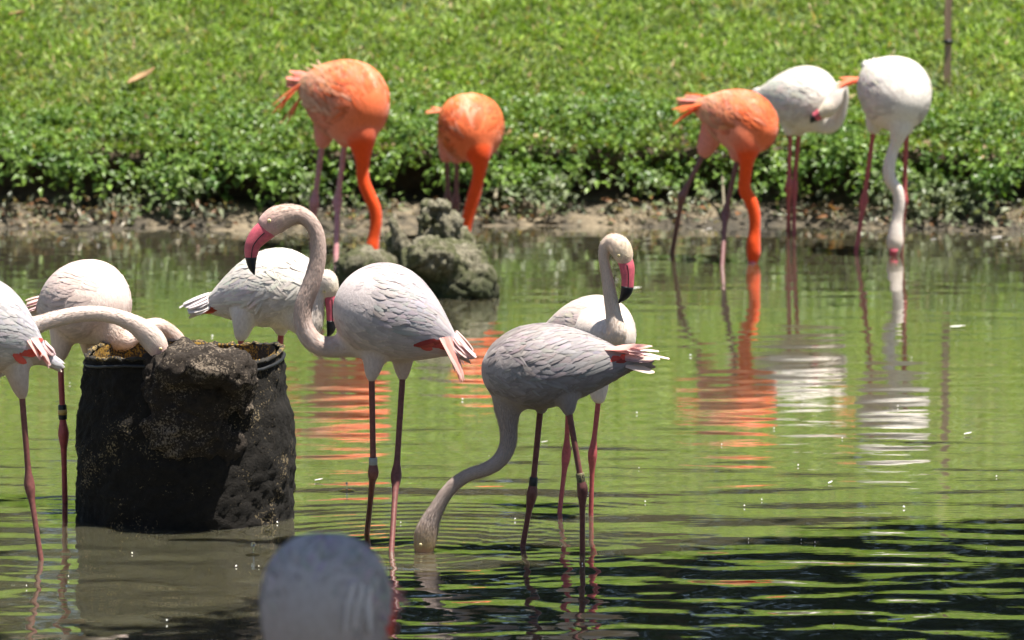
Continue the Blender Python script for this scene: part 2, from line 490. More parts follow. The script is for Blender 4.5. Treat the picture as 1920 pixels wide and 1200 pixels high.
def build_lawn():
    r = np.random.default_rng(11)
    sets = [(78000, -2.75, 2.75, 0.30, 2.75, 1.0), (32000, -3.8, 3.8, 2.7, 7.2, 1.9)]
    for si, (n, x0, x1, d0, d1, sc) in enumerate(sets):
        X = r.uniform(x0, x1, n); D = r.uniform(d0, d1, n)
        nz = noise2(X, D, 1.3) + 0.6 * noise2(X, D, 4.5, 5)
        keep = r.uniform(0, 1, n) < np.clip(1.0 + nz * 0.9, 0.25, 1)
        X, D, nz = X[keep], D[keep], nz[keep]; n = len(X)
        Z = np.interp(D, PROF_N[12:, 0], PROF_N[12:, 1])
        hump = np.clip(noise2(X, D, 9.0, 2) + 0.6 * noise2(X, D, 21.0, 7), -0.5, 1)
        base = np.stack([X, shore_arr(X) + D, Z + 0.0 + (0.030 * hump + r.uniform(0, 0.016, n)) * sc], 1)
        az = r.uniform(0, 2 * math.pi, n); el = np.radians(np.clip(r.normal(38, 24, n), -5, 85))
        d = np.stack([np.cos(az) * np.cos(el), np.sin(az) * np.cos(el), np.sin(el)], 1)
        nor = np.stack([r.normal(0, .3, n), r.normal(0, .3, n), np.ones(n)], 1)
        blade = r.uniform(0, 1, n) < np.clip(0.15 + (D - 0.7) * 0.75, 0.15, 0.80)
        ln = np.where(blade, r.uniform(0.045, 0.085, n), r.uniform(0.024, 0.044, n)) * sc
        wd = np.where(blade, ln * r.uniform(0.09, 0.16, n), ln * r.uniform(0.45, 0.65, n))
        t = r.uniform(0, 1, (n, 1)); v = r.uniform(0.5, 1.35, (n, 1))
        g = (1 - t) * np.array([0.115, 0.215, 0.026]) + t * np.array([0.310, 0.420, 0.080])
        yel = np.clip(-nz * 0.9 + r.normal(-0.16, 0.25, n), 0, 0.75)[:, None]
        c = (g * (1 - yel) + np.array([0.33, 0.27, 0.12]) * yel) * v
        dry = (r.uniform(0, 1, n) < 0.05)[:, None]
        c = c * (1.0 if si == 0 else 1.12) * (1 + 0.25 * noise2(X, D, 2.6, 9) + 0.22 * noise2(X, D, 12.0, 3))[:, None]  # upper grass colour lifted so its reflection in the water is brighter
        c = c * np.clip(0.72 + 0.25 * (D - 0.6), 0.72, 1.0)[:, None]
        c = np.where(dry, np.array([0.42, 0.31, 0.17]) * v, c)
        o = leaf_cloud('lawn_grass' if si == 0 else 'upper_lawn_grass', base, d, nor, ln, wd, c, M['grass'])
        tag(o, ['bright green creeping grass covering the sloping lawn', 'green grass higher up the slope below the trees'][si], 'grass', kind='stuff')
build_lawn()

def build_bank_foliage():
    r = np.random.default_rng(21)
    B = []; Dv = []; Nn = []; Ln = []; Wd = []; C = []
    # trailing creepers: short stems that hang from the lip with leaves along them
    nst = 4600
    for k in range(nst):
        x = r.uniform(-2.75, 2.75); u = r.uniform(0, 1)
        # bald patches where earth shows
        bald = mnoise.noise(Vector((x * 2.1, 3.3, 0.5))) + 0.5 * mnoise.noise(Vector((x * 6, 1.3, 4)))
        if u < 0.30 and bald > 0.22 and r.uniform() < 0.8: continue
        D = 0.20 + 0.72 * u ** 1.3 + r.normal(0, 0.06)
        zl = 0.155 + 0.26 * mnoise.noise(Vector((x * 2.3, 7.7, 1))) + 0.14 * mnoise.noise(Vector((x * 7.0, 2.7, 1)))
        zl = min(max(zl, 0.075), 0.30)
        z = zl + (0.49 + 0.10 * mnoise.noise(Vector((x * 1.7, 4.1, 9))) - zl) * u ** 0.85 + r.uniform(-0.03, 0.03)
        if u > 0.3: z += 0.04 * mnoise.noise(Vector((x * 5.0, u * 4, 2)))
        y = float(shore_arr(np.array([x]))[0]) + D - 0.02
        nl = r.integers(5, 11)
        az = r.normal(-math.pi / 2, 0.9); dirx = np.array([math.cos(az), math.sin(az), r.uniform(-0.5, 0.5)])
        p = np.array([x, y, z]); st = 0.012 + 0.012 * r.uniform()
        tone = r.uniform(0, 1); dusty = np.clip((0.21 - z) / 0.07 + r.normal(0, .25), 0, 1)
        for q in range(nl):
            dirx = nrm(dirx + r.normal(0, 0.25, 3) + np.array([0, 0, -0.10]))
            p = p + dirx * st
            d = nrm(dirx * 0.3 + r.normal(0, 0.7, 3) + np.array([0, -0.35, 0.15]))
            B.append(p.copy()); Dv.append(d); Nn.append(nrm(np.array([r.normal(0, .4), -0.45 + r.normal(0, .4), 1])))
            l = r.uniform(0.024, 0.045) * (1.15 if u < 0.3 else 0.9); Ln.append(l); Wd.append(l * r.uniform(0.42, 0.62))
            g = np.array([0.070, 0.150, 0.026]) * (1 - tone) + np.array([0.200, 0.310, 0.055]) * tone
            gr = np.array([0.23, 0.25, 0.17])
            C.append((g * (1 - dusty * 0.8) + gr * dusty * 0.8) * r.uniform(0.65, 1.25))
    o = leaf_cloud('bank_creeper', np.array(B), np.array(Dv), np.array(Nn), np.array(Ln), np.array(Wd), np.array(C), M['leaf'])
    tag(o, 'leafy green creeper hanging over the edge of the bank', 'foliage', kind='stuff')
    # mud-caked leaf litter and stems at the foot of the bank
    B = []; Dv = []; Nn = []; Ln = []; Wd = []; C = []
    for k in range(2600):
        x = r.uniform(-2.75, 2.75); D = abs(r.normal(0.14, 0.10))
        cl = mnoise.noise(Vector((x * 3.1, 8.3, 0.5)))
        if cl < -0.02 and r.uniform() < 0.85: continue
        y = float(shore_arr(np.array([x]))[0]) + D
        B.append((x, y, 0.015 + 0.13 * max(0, D) + r.uniform(0, 1) ** 3 * 0.09)); Dv.append(nrm(np.array([r.normal(0, 1), r.normal(0, 1), r.normal(0.2, 0.6)])))
        Nn.append(nrm(np.array([r.normal(0, .5), r.normal(-.4, .5), 1])))
        l = r.uniform(0.022, 0.06); Ln.append(l); Wd.append(l * r.uniform(0.22, 0.5))
        t = r.uniform(); c = np.array([0.30, 0.25, 0.17]) if t < 0.45 else np.array([0.22, 0.24, 0.15]) if t < 0.8 else np.array([0.27, 0.13, 0.06])
        C.append(c * r.uniform(0.6, 1.3))
    o = leaf_cloud('leaf_litter', np.array(B), np.array(Dv), np.array(Nn), np.array(Ln), np.array(Wd), np.array(C), M['leaf'])
    tag(o, 'grey mud-caked leaf litter along the foot of the bank', 'leaf litter', kind='stuff')
build_bank_foliage()

# ------------------------------------------------------------------ trees (behind the lawn: seen mirrored in the water; over the near shore: its shade)
def tree(name, label, base, trunk_h, trunk_r, blobs, nleaf, leaf, cols, seed, lean=(0, 0), group=None):
    r = np.random.default_rng(seed)
    root = empty(name, base); tag(root, label, 'tree', group)
    base = np.array(base, float)
    top = base + np.array([lean[0], lean[1], trunk_h])
    pts = catmull([base - [0, 0, 0.2], base + (top - base) * 0.35 + r.normal(0, 0.08, 3), base + (top - base) * 0.7 + r.normal(0, 0.1, 3), top], 5)
    parts = [tube(pts, np.linspace(trunk_r, trunk_r * 0.5, len(pts)), seg=10)]
    for (c, rad) in blobs:
        c = base + np.array(c); s = pts[int(len(pts) * r.uniform(0.5, 0.95))]
        bp = catmull([s, (s + c) / 2 + r.normal(0, 0.15, 3) + [0, 0, -0.1], c], 4)
        parts.append(tube(bp, np.linspace(trunk_r * 0.4, trunk_r * 0.08, len(bp)), seg=6))
    v, f = merge(parts)
    t = mesh_np('trunk', v, f, M['bark']); reparent(t, root)
    B = []; n_each = nleaf // len(blobs)
    for (c, rad) in blobs:
        d = r.normal(0, 1, (n_each, 3)); d /= np.linalg.norm(d, axis=1)[:, None]
        q = r.uniform(0.35, 1.0, n_each) ** 0.6
        B.append(base + np.array(c) + d * q[:, None] * np.array(rad) * (1 + 0.25 * r.normal(0, 1, (n_each, 1)) * 0.6))
    B = np.vstack(B); n = len(B)
    d = r.normal(0, 1, (n, 3)) + [0, 0, -0.3]; nor = r.normal(0, 0.5, (n, 3)) + [0, 0, 1]
    ln = leaf * r.uniform(0.7, 1.3, n); t = r.uniform(0, 1, (n, 1))
    C = (np.array(cols[0]) * (1 - t) + np.array(cols[1]) * t) * r.uniform(0.7, 1.3, (n, 1))
    o = leaf_cloud('crown', B, d, nor, ln, ln * 0.5, C, M['leaf']); reparent(o, root)
    return root
def build_trees():
    spots = [(-7.5, 39.2), (-4.6, 38.4), (-1.9, 38.9), (0.8, 38.3), (3.4, 38.8), (6.2, 38.4), (-3.2, 41.5), (2.0, 41.8)]
    words = ['far left of the row', 'second from the left in the row', 'left of the middle of the row', 'in the middle of the row', 'right of the middle of the row', 'far right of the row', 'in the back row on the left', 'in the back row on the right']
    for i, (x, y) in enumerate(spots):
        r = np.random.default_rng(50 + i)
        blobs = []
        for k in range(14):
            blobs.append(((r.uniform(-1.5, 1.5), r.uniform(-0.9, 0.9), 0.4 + 7.6 * (k + 0.5) / 14), (r.uniform(1.0, 1.5), r.uniform(0.8, 1.1), r.uniform(0.7, 1.0))))
        tree('shade_tree', 'dense dark tree beyond the lawn, ' + words[i], (x, y, 2.35), 4.2, 0.16, blobs, 9100, 0.20, ((0.014, 0.032, 0.010), (0.035, 0.068, 0.018)), 60 + i, group='trees beyond the lawn')
    blobs = []
    r = np.random.default_rng(99)
    # crown hangs out over the water from the near shore; each clump stands where its shade falls on (sx, sy, sz)
    foot = np.array([4.6, 15.4, 0.1])
    for (sx, sy, sz, bz) in [(-0.35, 13.4, 0.9, 4.6), (-0.1, 13.1, 0.9, 5.0), (-0.7, 13.6, 0.9, 5.2), (-0.3, 14.0, 0.9, 5.3), (0.3, 13.7, 0.9, 5.0), (0.5, 15.5, 0, 5.2), (1.0, 17.0, 0, 5.2),
            (0.6, 19.7, 0, 5.2), (1.3, 19.9, 0, 5.0), (2.0, 19.7, 0, 5.2), (1.0, 20.7, 0, 5.1), (1.7, 20.8, 0, 5.3), (2.4, 20.7, 0, 5.0), (0.2, 18.8, 0, 5.3), (1.0, 18.7, 0, 5.2), (1.8, 18.8, 0, 5.0), (2.6, 19.3, 0, 5.0), (1.4, 21.2, 0, 5.2), (2.2, 21.3, 0, 5.1), (-0.2, 19.7, 0, 5.1), (0.15, 20.2, 0, 5.0), (-0.6, 19.2, 0, 5.2), (0.6, 20.5, 0, 5.2)]:
        p_ = np.array([sx, sy, sz]) + np.array(SUN_TO) * (bz - sz) / SUN_TO.z - foot
        blobs.append((tuple(p_ + r.normal(0, 0.08, 3)), (r.uniform(0.6, 0.8), r.uniform(0.5, 0.65), r.uniform(0.35, 0.5))))
    tree('overhanging_tree', 'broad leafy tree on the near shore shading the water', (4.6, 15.4, 0.1), 4.6, 0.22, blobs, 25000, 0.17, ((0.03, 0.07, 0.015), (0.06, 0.12, 0.025)), 98)
build_trees()

# ------------------------------------------------------------------ flamingos
class Torso:
    sq = 0.92
    def __init__(s, c, heading, pitch, roll, Lm, H, W, arch=0.0, r0=0.17, tm=0.62, pt=1.05):
        h = math.radians(heading); p = math.radians(pitch)
        F = np.array([math.cos(h) * math.cos(p), math.sin(h) * math.cos(p), math.sin(p)])
        S = np.array([-math.sin(h), math.cos(h), 0.0])
        U = np.cross(F, S); rr = math.radians(roll)
        S, U = S * math.cos(rr) + U * math.sin(rr), U * math.cos(rr) - S * math.sin(rr)
        s.c, s.F, s.S, s.U, s.L, s.H, s.W, s.arch, s.r0, s.tm, s.pt = np.asarray(c, float), F, S, U, Lm, H, W, arch, r0, tm, pt
    def rad(s, t):
        t = np.asarray(t, float); tc = np.clip(t, 0, 1)
        fr = np.sqrt(np.clip(1 - ((tc - s.tm) / (1 - s.tm)) ** 2, 0, 1))
        bk = s.r0 + (1 - s.r0) * np.sin(np.pi / 2 * np.clip(tc / s.tm, 0, 1)) ** s.pt
        r = np.where(tc > s.tm, fr, bk)
        return np.where(t < 0, s.r0 * np.clip(1 + t * 2.0, 0.15, 1), r)
    def pos(s, t, ph):
        t, ph = np.broadcast_arrays(np.asarray(t, float), np.asarray(ph, float))
        r = s.rad(t)
        x = s.L * (t - 0.5); z0 = s.arch * (1 - (2 * t - 1) ** 2)
        sn, cs = np.sin(ph), np.cos(ph)
        y = s.W * r * np.sign(sn) * np.abs(sn) ** s.sq; z = z0 + s.H * r * np.sign(cs) * np.abs(cs) ** (s.sq + 0.03)
        return s.c + x[..., None] * s.F + y[..., None] * s.S + z[..., None] * s.U
    def nor(s, t, ph):
        e = 1e-3
        a = s.pos(np.minimum(t + e, 0.999), ph) - s.pos(np.minimum(t + e, 0.999) - 2 * e, ph); b = s.pos(t, ph + e) - s.pos(t, ph - e)
        n = np.cross(b, a); n /= np.linalg.norm(n, axis=-1)[..., None] + 1e-12
        out = s.pos(t, ph) - (s.c + (s.L * (np.asarray(t) - 0.5))[..., None] * s.F)
        sg = np.sign(np.sum(n * out, -1)); sg[sg == 0] = 1
        return n * sg[..., None]
    def mesh(s, nt=30, ns=28):
        u = np.linspace(0, 1, nt); t = 1 - (1 - u) ** 1.7; t = t * 0.998
        ph = np.arange(ns) * 2 * math.pi / ns
        V = s.pos(t[:, None], ph[None, :]).reshape(-1, 3); F = []
        for i in range(nt - 1):
            for j in range(ns):
                F.append((i * ns + j, i * ns + (j + 1) % ns, (i + 1) * ns + (j + 1) % ns, (i + 1) * ns + j))
        F.append(tuple(range(ns - 1, -1, -1))); F.append(tuple((nt - 1) * ns + j for j in range(ns)))
        return V, F
    def inside(s, P):
        q = P - s.c; x = q @ s.F; t = x / s.L + 0.5
        r = np.maximum(s.rad(t), 1e-3); z0 = s.arch * (1 - (2 * t - 1) ** 2)
        return np.sqrt(((q @ s.S) / (s.W * r)) ** 2 + (((q @ s.U) - z0) / (s.H * r)) ** 2), t

ROWS = np.array([0.0, 0.3, 0.6, 0.85, 1.0]); WPROF = np.array([0.55, 0.95, 1.0, 0.72, 0.12])
def surf_feathers(T, t0, ph0, ln, wd, lift, conv, skew, cols, off=0.0, edge=0.07):
    n = len(t0); cols = np.asarray(cols)
    s = ROWS[None, :, None]; j = np.array([-1, 0, 1.0])[None, None, :]
    t = t0[:, None, None] - s * (ln / T.L)[:, None, None] + 0 * j
    ph = ph0[:, None, None] * (1 - conv[:, None, None] * s) + skew[:, None, None] * s
    loc = np.maximum(T.rad(t) * 0.5 * (T.W + T.H), 0.02)
    ph = ph + j * (wd[:, None, None] * 0.5 * WPROF[None, :, None]) / loc
    nr = T.nor(t, ph)
    o = off * (0.05 + 0.95 * np.minimum(1, 2.2 * s)) + j * np.sign(ph0)[:, None, None] * wd[:, None, None] * 0.028 * np.minimum(1, s * 3) + lift[:, None, None] * s ** 1.5 - 0.0012 + (1 - np.abs(j)) * wd[:, None, None] * 0.022
    V = T.pos(t, ph) + nr * o[..., None]
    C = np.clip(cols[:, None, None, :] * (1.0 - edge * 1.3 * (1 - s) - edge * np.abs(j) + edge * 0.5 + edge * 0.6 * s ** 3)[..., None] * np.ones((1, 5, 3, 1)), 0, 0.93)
    base = (np.arange(n) * 15)[:, None]
    F = []
    for i in range(4):
        for k in range(2):
            a = i * 3 + k
            F.append(base + np.array([a, a + 1, a + 4, a + 3]))
    return V.reshape(-1, 3), np.concatenate(F, 0), C.reshape(-1, 3)
def free_feathers(bases, dirs, nors, ln, wd, droop, cols):
    n = len(bases); bases, dirs, nors = (np.asarray(q, float) for q in (bases, dirs, nors))
    dirs = dirs / np.linalg.norm(dirs, axis=1)[:, None]
    sd = np.cross(dirs, nors); sd /= np.linalg.norm(sd, axis=1)[:, None] + 1e-9
    up = np.cross(sd, dirs)
    ln, wd, droop = (np.broadcast_to(np.asarray(q, float), (n,)) for q in (ln, wd, droop))
    s = ROWS[None, :, None, None]; j = np.array([-1, 0, 1.0])[None, None, :, None]; e = lambda q: q[:, None, None, :]; f = lambda q: q[:, None, None, None]
    V = e(bases) + e(dirs) * s * f(ln) + e(sd) * j * f(wd) * 0.5 * WPROF[None, :, None, None] + e(up) * ((1 - np.abs(j)) * f(wd) * 0.12 - f(droop) * s ** 2 * f(ln))
    C = np.asarray(cols)[:, None, None, :] * np.ones((1, 5, 3, 1))
    base = (np.arange(n) * 15)[:, None]; F = []
    for i in range(4):
        for k in range(2):
            a = i * 3 + k; F.append(base + np.array([a, a + 1, a + 4, a + 3]))
    return V.reshape(-1, 3), np.concatenate(F, 0), C.reshape(-1, 3)

def flamingo(label, Y, torso, neck, legs, pal, head_side=(0, 1, 0), bill=None, eyes=(), tail=None, coverts=None, seed=1, bands=(), thighs=None, leg_mat='leg_brown', fl=1.0, foot_z=-0.12, messy=1.0, seam=None, nplume=1500, neckcol_from=0.25, wing_on=True, leg_r=1.0, sq=0.92):
    """torso: (px, py, dY, heading, pitch, roll, Lpx, Hpx(half), Wpx(half), arch_px)
       neck: list of (px, py, dY, r_px[, lateral ratio]) from inside the chest to the face
       legs: list of ((hip px,py,dY), (knee px,py,dY), (foot px,py))"""
    r = np.random.default_rng(seed); k = mpp(Y)
    px, py, dY, hd, pt, ro, Lp, Hp, Wp, ar = torso
    T = Torso(at(px, py, Y + dY), hd, pt, ro, Lp * k, Hp * k, Wp * k, ar * k); T.sq = sq
    root = empty('flamingo', onwater(px, 600, 0)); root.location = (T.c[0], T.c[1], 0.0)
    tag(root, label, 'flamingo', 'flamingos wading in the pond')
    body_c, wing_c, neck_c, head_c, cov_c, tail_c = (np.array(pal[q]) for q in ('body', 'wing', 'neck', 'head', 'covert', 'tail'))
    parts = [T.mesh()]
    # neck and head
    NP = np.array([at(p[0], p[1], Y + p[2]) for p in neck]); NR = np.array([p[3] * k * 1.05 for p in neck]); NL = np.array([p[4] if len(p) > 4 else 1.0 for p in neck])
    q = catmull(np.column_stack([NP, NR, NL]), 6)
    dl = nrm(q[-1, :3] - q[-2, :3]); qe = []
    for (dd, rr) in ((0.35, 0.9), (0.62, 0.68), (0.8, 0.35)):
        qe.append(np.concatenate([q[-1, :3] + dl * q[-1, 3] * dd, [q[-1, 3] * rr, q[-1, 4]]]))
    qh = np.vstack([q, qe])
    parts.append(tube(qh[:, :3], qh[:, 3], qh[:, 3] * qh[:, 4], side=head_side, seg=14))
    # thighs
    leg_pts = []
    for (hip, knee, foot) in legs:
        hp = at(hip[0], hip[1], Y + hip[2]); kp = at(knee[0], knee[1], Y + knee[2])
        fp = onwater(foot[0], foot[1]) if len(foot) == 2 else at(foot[0], foot[1], Y + foot[2])
        leg_pts.append((hp, kp, fp))
        up = nrm(hp - kp); up = nrm(up + np.array([0, 0, 0.6])); a0 = hp + up * 38 * k * fl + (T.c - hp) * 0.15
        tp = catmull([a0, hp + (a0 - hp) * 0.45, hp, hp + (kp - hp) * 0.06], 4)
        parts.append(tube(tp, np.interp(np.linspace(0, 1, len(tp)), [0, 0.4, 0.75, 1], np.array([27, 20, 11.5, 7]) * k), seg=12))
    V, F = merge(parts)
    me = remesh(V, F, 0.0052, 7, 0.5)
    co = mesh_co(me)
    ins, tt = T.inside(co)
    # distance along the neck of the nearest neck sample
    dmin = np.full(len(co), 1e9); arg = np.zeros(len(co), int)
    for i in range(len(q)):
        d = np.linalg.norm(co - q[i, :3], axis=1) / (q[i, 3] + 1e-4)
        m = d < dmin; dmin[m] = d[m]; arg[m] = i
    s_n = arg / (len(q) - 1)
    # let the neck flow out of the breast and the thighs out of the belly
    ed = np.empty(len(me.edges) * 2, np.int32); me.edges.foreach_get('vertices', ed); ed = ed.reshape(-1, 2)
    deg = np.bincount(ed.ravel(), minlength=len(co)).astype(float)
    arc = np.concatenate([[0], np.cumsum(np.linalg.norm(np.diff(q[:, :3], axis=0), axis=1))]); arcn = arc[arg]
    exitn = np.interp(0, [0, 1], [0, 1])
    inq, _ = T.inside(q[:, :3]); ex = arc[np.argmax(inq > 1.0)] if np.any(inq > 1.0) else arc[-1] * 0.2
    wsm = np.clip(1.25 - np.abs(arcn - ex) / (0.11 * k / 0.0016), 0, 1) * np.clip((2.6 - dmin) / 0.8, 0, 1)
    for (hp, kp, fp) in leg_pts:
        wsm = np.maximum(wsm, 0.8 * np.clip(1.3 - np.linalg.norm(co - hp - np.array([0, 0, 40 * k]), axis=1) / (48 * k), 0, 1))
    for it in range(45):
        acc = np.zeros_like(co)
        for ax in range(3):
            acc[:, ax] = np.bincount(ed[:, 0], co[ed[:, 1], ax], len(co)) + np.bincount(ed[:, 1], co[ed[:, 0], ax], len(co))
        co = co + (acc / deg[:, None] - co) * (0.6 * wsm)[:, None]
    me.vertices.foreach_set('co', co.astype(np.float32).ravel()); me.update()
    body_bvh = BVHTree.FromPolygons([tuple(c) for c in co], [tuple(p.vertices) for p in me.polygons])
    nw = np.clip((s_n - neckcol_from) / 0.15, 0, 1) * (dmin < 1.45) * np.clip((ins - 0.98) / 0.25, 0, 1)
    hw = np.clip((s_n - 0.80) / 0.14, 0, 1) * nw
    col = body_c * (1 - nw)[:, None] + neck_c * nw[:, None]
    col = col * (1 - hw)[:, None] + head_c * hw[:, None]
    if 'belly' in pal:
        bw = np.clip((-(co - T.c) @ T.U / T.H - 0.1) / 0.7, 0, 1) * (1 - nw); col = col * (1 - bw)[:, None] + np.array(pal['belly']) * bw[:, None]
    if 'chest' in pal:
        cw = np.clip((tt - 0.66) / 0.3, 0, 1) * (1 - nw); col = col * (1 - cw)[:, None] + np.array(pal['chest']) * cw[:, None]
    if 'face' in pal:
        ft = at(neck[-1][0], neck[-1][1], Y + neck[-1][2]); fw = np.clip(1.3 - np.linalg.norm(co - ft, axis=1) / (neck[-1][3] * k * 1.2), 0, 1); col = col * (1 - fw)[:, None] + np.array(pal['face']) * fw[:, None]
    set_col(me, col); me.polygons.foreach_set('use_smooth', np.ones(len(me.polygons), bool))
    me.materials.clear(); me.materials.append(M['down']); me.name = 'body'
    o = link(bpy.data.objects.new('body', me)); reparent(o, root)
    spread_c = pal.get('spread', 1.0)
    def vary(c, n, a=0.04):
        a = a * spread_c
        return np.asarray(c)[None, :] * (1 + r.normal(0, a, (n, 1))) * (1 + r.normal(0, a * 0.25, (n, 3)))
    # contour plumage all over the torso
    n = nplume; t0 = 1 - r.uniform(0, 1, n) ** 0.85 * 0.97; t0 = np.clip(t0, 0.03, 0.97); ph = r.uniform(-math.pi, math.pi, n)
    size = (0.034 + 0.034 * (1 - t0)) * (k / 0.0016); ln = size * r.uniform(0.75, 1.3, n); wd = ln * r.uniform(0.26, 0.40, n)
    cc = vary(body_c, n)
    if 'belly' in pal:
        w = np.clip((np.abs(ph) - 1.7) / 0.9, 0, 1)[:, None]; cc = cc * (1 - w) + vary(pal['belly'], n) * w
    if 'chest' in pal:
        w = np.clip((t0 - 0.66) / 0.25, 0, 1)[:, None]; cc = cc * (1 - w) + vary(pal['chest'], n) * w
    if 'alt' in pal:
        an = np.clip(np.array([mnoise.noise(Vector((a_ * 2.2 + seed, b_ * 3.4, 2.3))) + 0.5 * mnoise.noise(Vector((a_ * 5, b_ * 9, 4.3 + seed))) for a_, b_ in zip(t0, ph)]) * 1.7, 0, 0.8)[:, None]
        cc = cc * (1 - an) + np.array(pal['alt']) * an
    P = T.pos(t0, ph); d2 = np.min(np.linalg.norm(P[:, None, :] - q[None, 2:, :3], axis=2) / (q[None, 2:, 3] * 1.12), axis=1)
    ok = d2 > 1.0
    t0, ph, ln, wd, cc = t0[ok], ph[ok], ln[ok], wd[ok], cc[ok]; n = len(t0)
    fl_n = np.array([mnoise.noise(Vector((a_ * 7 + seed, b_ * 2.2, 0.3))) for a_, b_ in zip(t0, ph)])
    skew = r.normal(0, 0.07 * messy, n) + 0.30 * (messy - 0.5) * fl_n; conv = r.normal(0, 0.05 * messy, n)
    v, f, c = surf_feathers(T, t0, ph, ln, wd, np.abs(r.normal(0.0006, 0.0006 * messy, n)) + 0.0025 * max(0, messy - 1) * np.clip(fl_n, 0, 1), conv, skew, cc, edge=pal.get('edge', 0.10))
    o = mesh_np('plumage', v, f, M['feather'], col=c); reparent(o, root); o['kind'] = 'stuff'
    # short down along the neck: a fuzzy outline instead of a bare tube
    if Y < 25:
        nd = 4200; ii = r.integers(max(2, int(len(qh) * 0.12)), len(q) - 3, nd); th = r.uniform(0, 2 * math.pi, nd)
        Tn = np.gradient(q[:, :3], axis=0); Tn /= np.linalg.norm(Tn, axis=1)[:, None]
        hs_ = np.array(head_side, float); Bv = hs_[None, :] - (Tn @ hs_)[:, None] * Tn; Bv /= np.linalg.norm(Bv, axis=1)[:, None] + 1e-9; Nv = np.cross(Tn, Bv)
        fr = r.uniform(0, 1, nd)[:, None]; i2 = np.minimum(ii + 1, len(q) - 1); cen = q[ii] * (1 - fr) + q[i2] * fr
        on = np.cos(th)[:, None] * Nv[ii] + np.sin(th)[:, None] * Bv[ii]
        bp = cen[:, :3] + cen[:, 3:4] * (np.cos(th)[:, None] * Nv[ii] + (np.sin(th) * cen[:, 4])[:, None] * Bv[ii]) * 0.985
        insd, _ = T.inside(bp); kp_ = insd > 1.06
        sfrac = (ii / (len(q) - 1))[:, None]; hw_ = np.clip((sfrac - 0.80) / 0.14, 0, 1)
        cn = (neck_c * (1 - hw_) + head_c * hw_) * (1.16 + r.normal(0, 0.03, (nd, 1)))
        v, f, c = free_feathers(bp[kp_], (-Tn[ii] + on * 0.035 + r.normal(0, 0.07, (nd, 3)))[kp_], on[kp_], r.uniform(0.007, 0.014, nd)[kp_], 0.0016, 0.02, cn[kp_])
        o = mesh_np('neck_down', v, f, M['feather'], col=c); reparent(o, root); o['kind'] = 'stuff'
    # folded wings: rows of coverts, then long scapulars and tertials over the rump
    for sgn in ((1, -1) if wing_on else ()):
        tt0 = []; pp = []; ll = []; ww = []; oo = []; cv = []; kk_ = []; cl = []
        def row(nf, ta, tb, pa, pb, l0, w0, off, conv, jit=1.0, colr=None):
            for i in range(nf):
                u = (i + 0.5) / nf
                tt0.append(ta + (tb - ta) * u + r.normal(0, 0.016 * jit)); pp.append(sgn * (pa + (pb - pa) * u + r.normal(0, 0.05 * jit)))
                s_ = k / 0.0016
                ll.append(l0 * s_ * r.uniform(0.85, 1.2)); ww.append(w0 * s_ * r.uniform(0.85, 1.15)); oo.append(off); cv.append(conv + r.normal(0, 0.04 * messy)); kk_.append(abs(r.normal(0.0002, 0.0003 * messy)))
                mixw = np.clip((tt0[-1] - 0.55) / 0.25 + r.normal(0, 0.15), 0, 1)
                cl.append((wing_c * (1 - mixw) + np.array(pal.get('chest', body_c)) * mixw) * (1 + r.normal(0, 0.035 * spread_c)) * (1 + r.normal(0, 0.02 * spread_c, 3)))
        nrow = 12
        for q_ in range(nrow):
            u_ = q_ / (nrow - 1)
            row(int(15 + 11 * u_), 0.30 + 0.41 * u_, 0.49 + 0.39 * u_, 1.82 - 0.2 * u_ ** 2, 0.06, 0.120 * (1 - u_) ** 1.1 + 0.038, 0.020 - 0.008 * u_, 0.0004 + 0.0011 * u_, 0.24 * (1 - u_), 1.0 + 1.0 * u_)
        a = [np.array(z_) for z_ in (tt0, pp, ll, ww, oo, cv, kk_)]
        cl = np.array(cl)
        if 'alt' in pal:
            an = np.clip(np.array([mnoise.noise(Vector((a_ * 2.2 + seed, b_ * 3.4, 2.3))) + 0.6 * mnoise.noise(Vector((a_ * 5, b_ * 10, 8.3 + seed))) for a_, b_ in zip(a[0], a[1])]) * 1.8, 0, 0.85)[:, None]
            cl = cl * (1 - an) + np.array(pal['alt']) * an
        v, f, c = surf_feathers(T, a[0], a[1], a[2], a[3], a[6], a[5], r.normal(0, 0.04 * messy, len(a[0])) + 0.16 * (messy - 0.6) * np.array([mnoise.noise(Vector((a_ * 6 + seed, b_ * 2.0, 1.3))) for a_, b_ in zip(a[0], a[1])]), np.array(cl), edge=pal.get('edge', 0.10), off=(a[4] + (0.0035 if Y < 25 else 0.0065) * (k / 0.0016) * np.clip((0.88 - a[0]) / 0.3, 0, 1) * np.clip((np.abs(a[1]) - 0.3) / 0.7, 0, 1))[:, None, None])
        o = mesh_np('wing', v, f, M['feather'], col=c); reparent(o, root)
        if coverts:
            ta, tb, pa, pb, nf, l0, w0 = coverts
            i = (np.arange(nf) + 0.5) / nf
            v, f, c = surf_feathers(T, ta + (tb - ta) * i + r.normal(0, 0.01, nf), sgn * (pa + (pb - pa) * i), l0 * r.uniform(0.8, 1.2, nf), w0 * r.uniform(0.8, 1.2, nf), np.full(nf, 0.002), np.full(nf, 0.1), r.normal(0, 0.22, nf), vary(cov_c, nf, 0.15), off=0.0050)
            o2 = mesh_np('red_covert', v, f, M['feather'], col=c); reparent(o2, root)
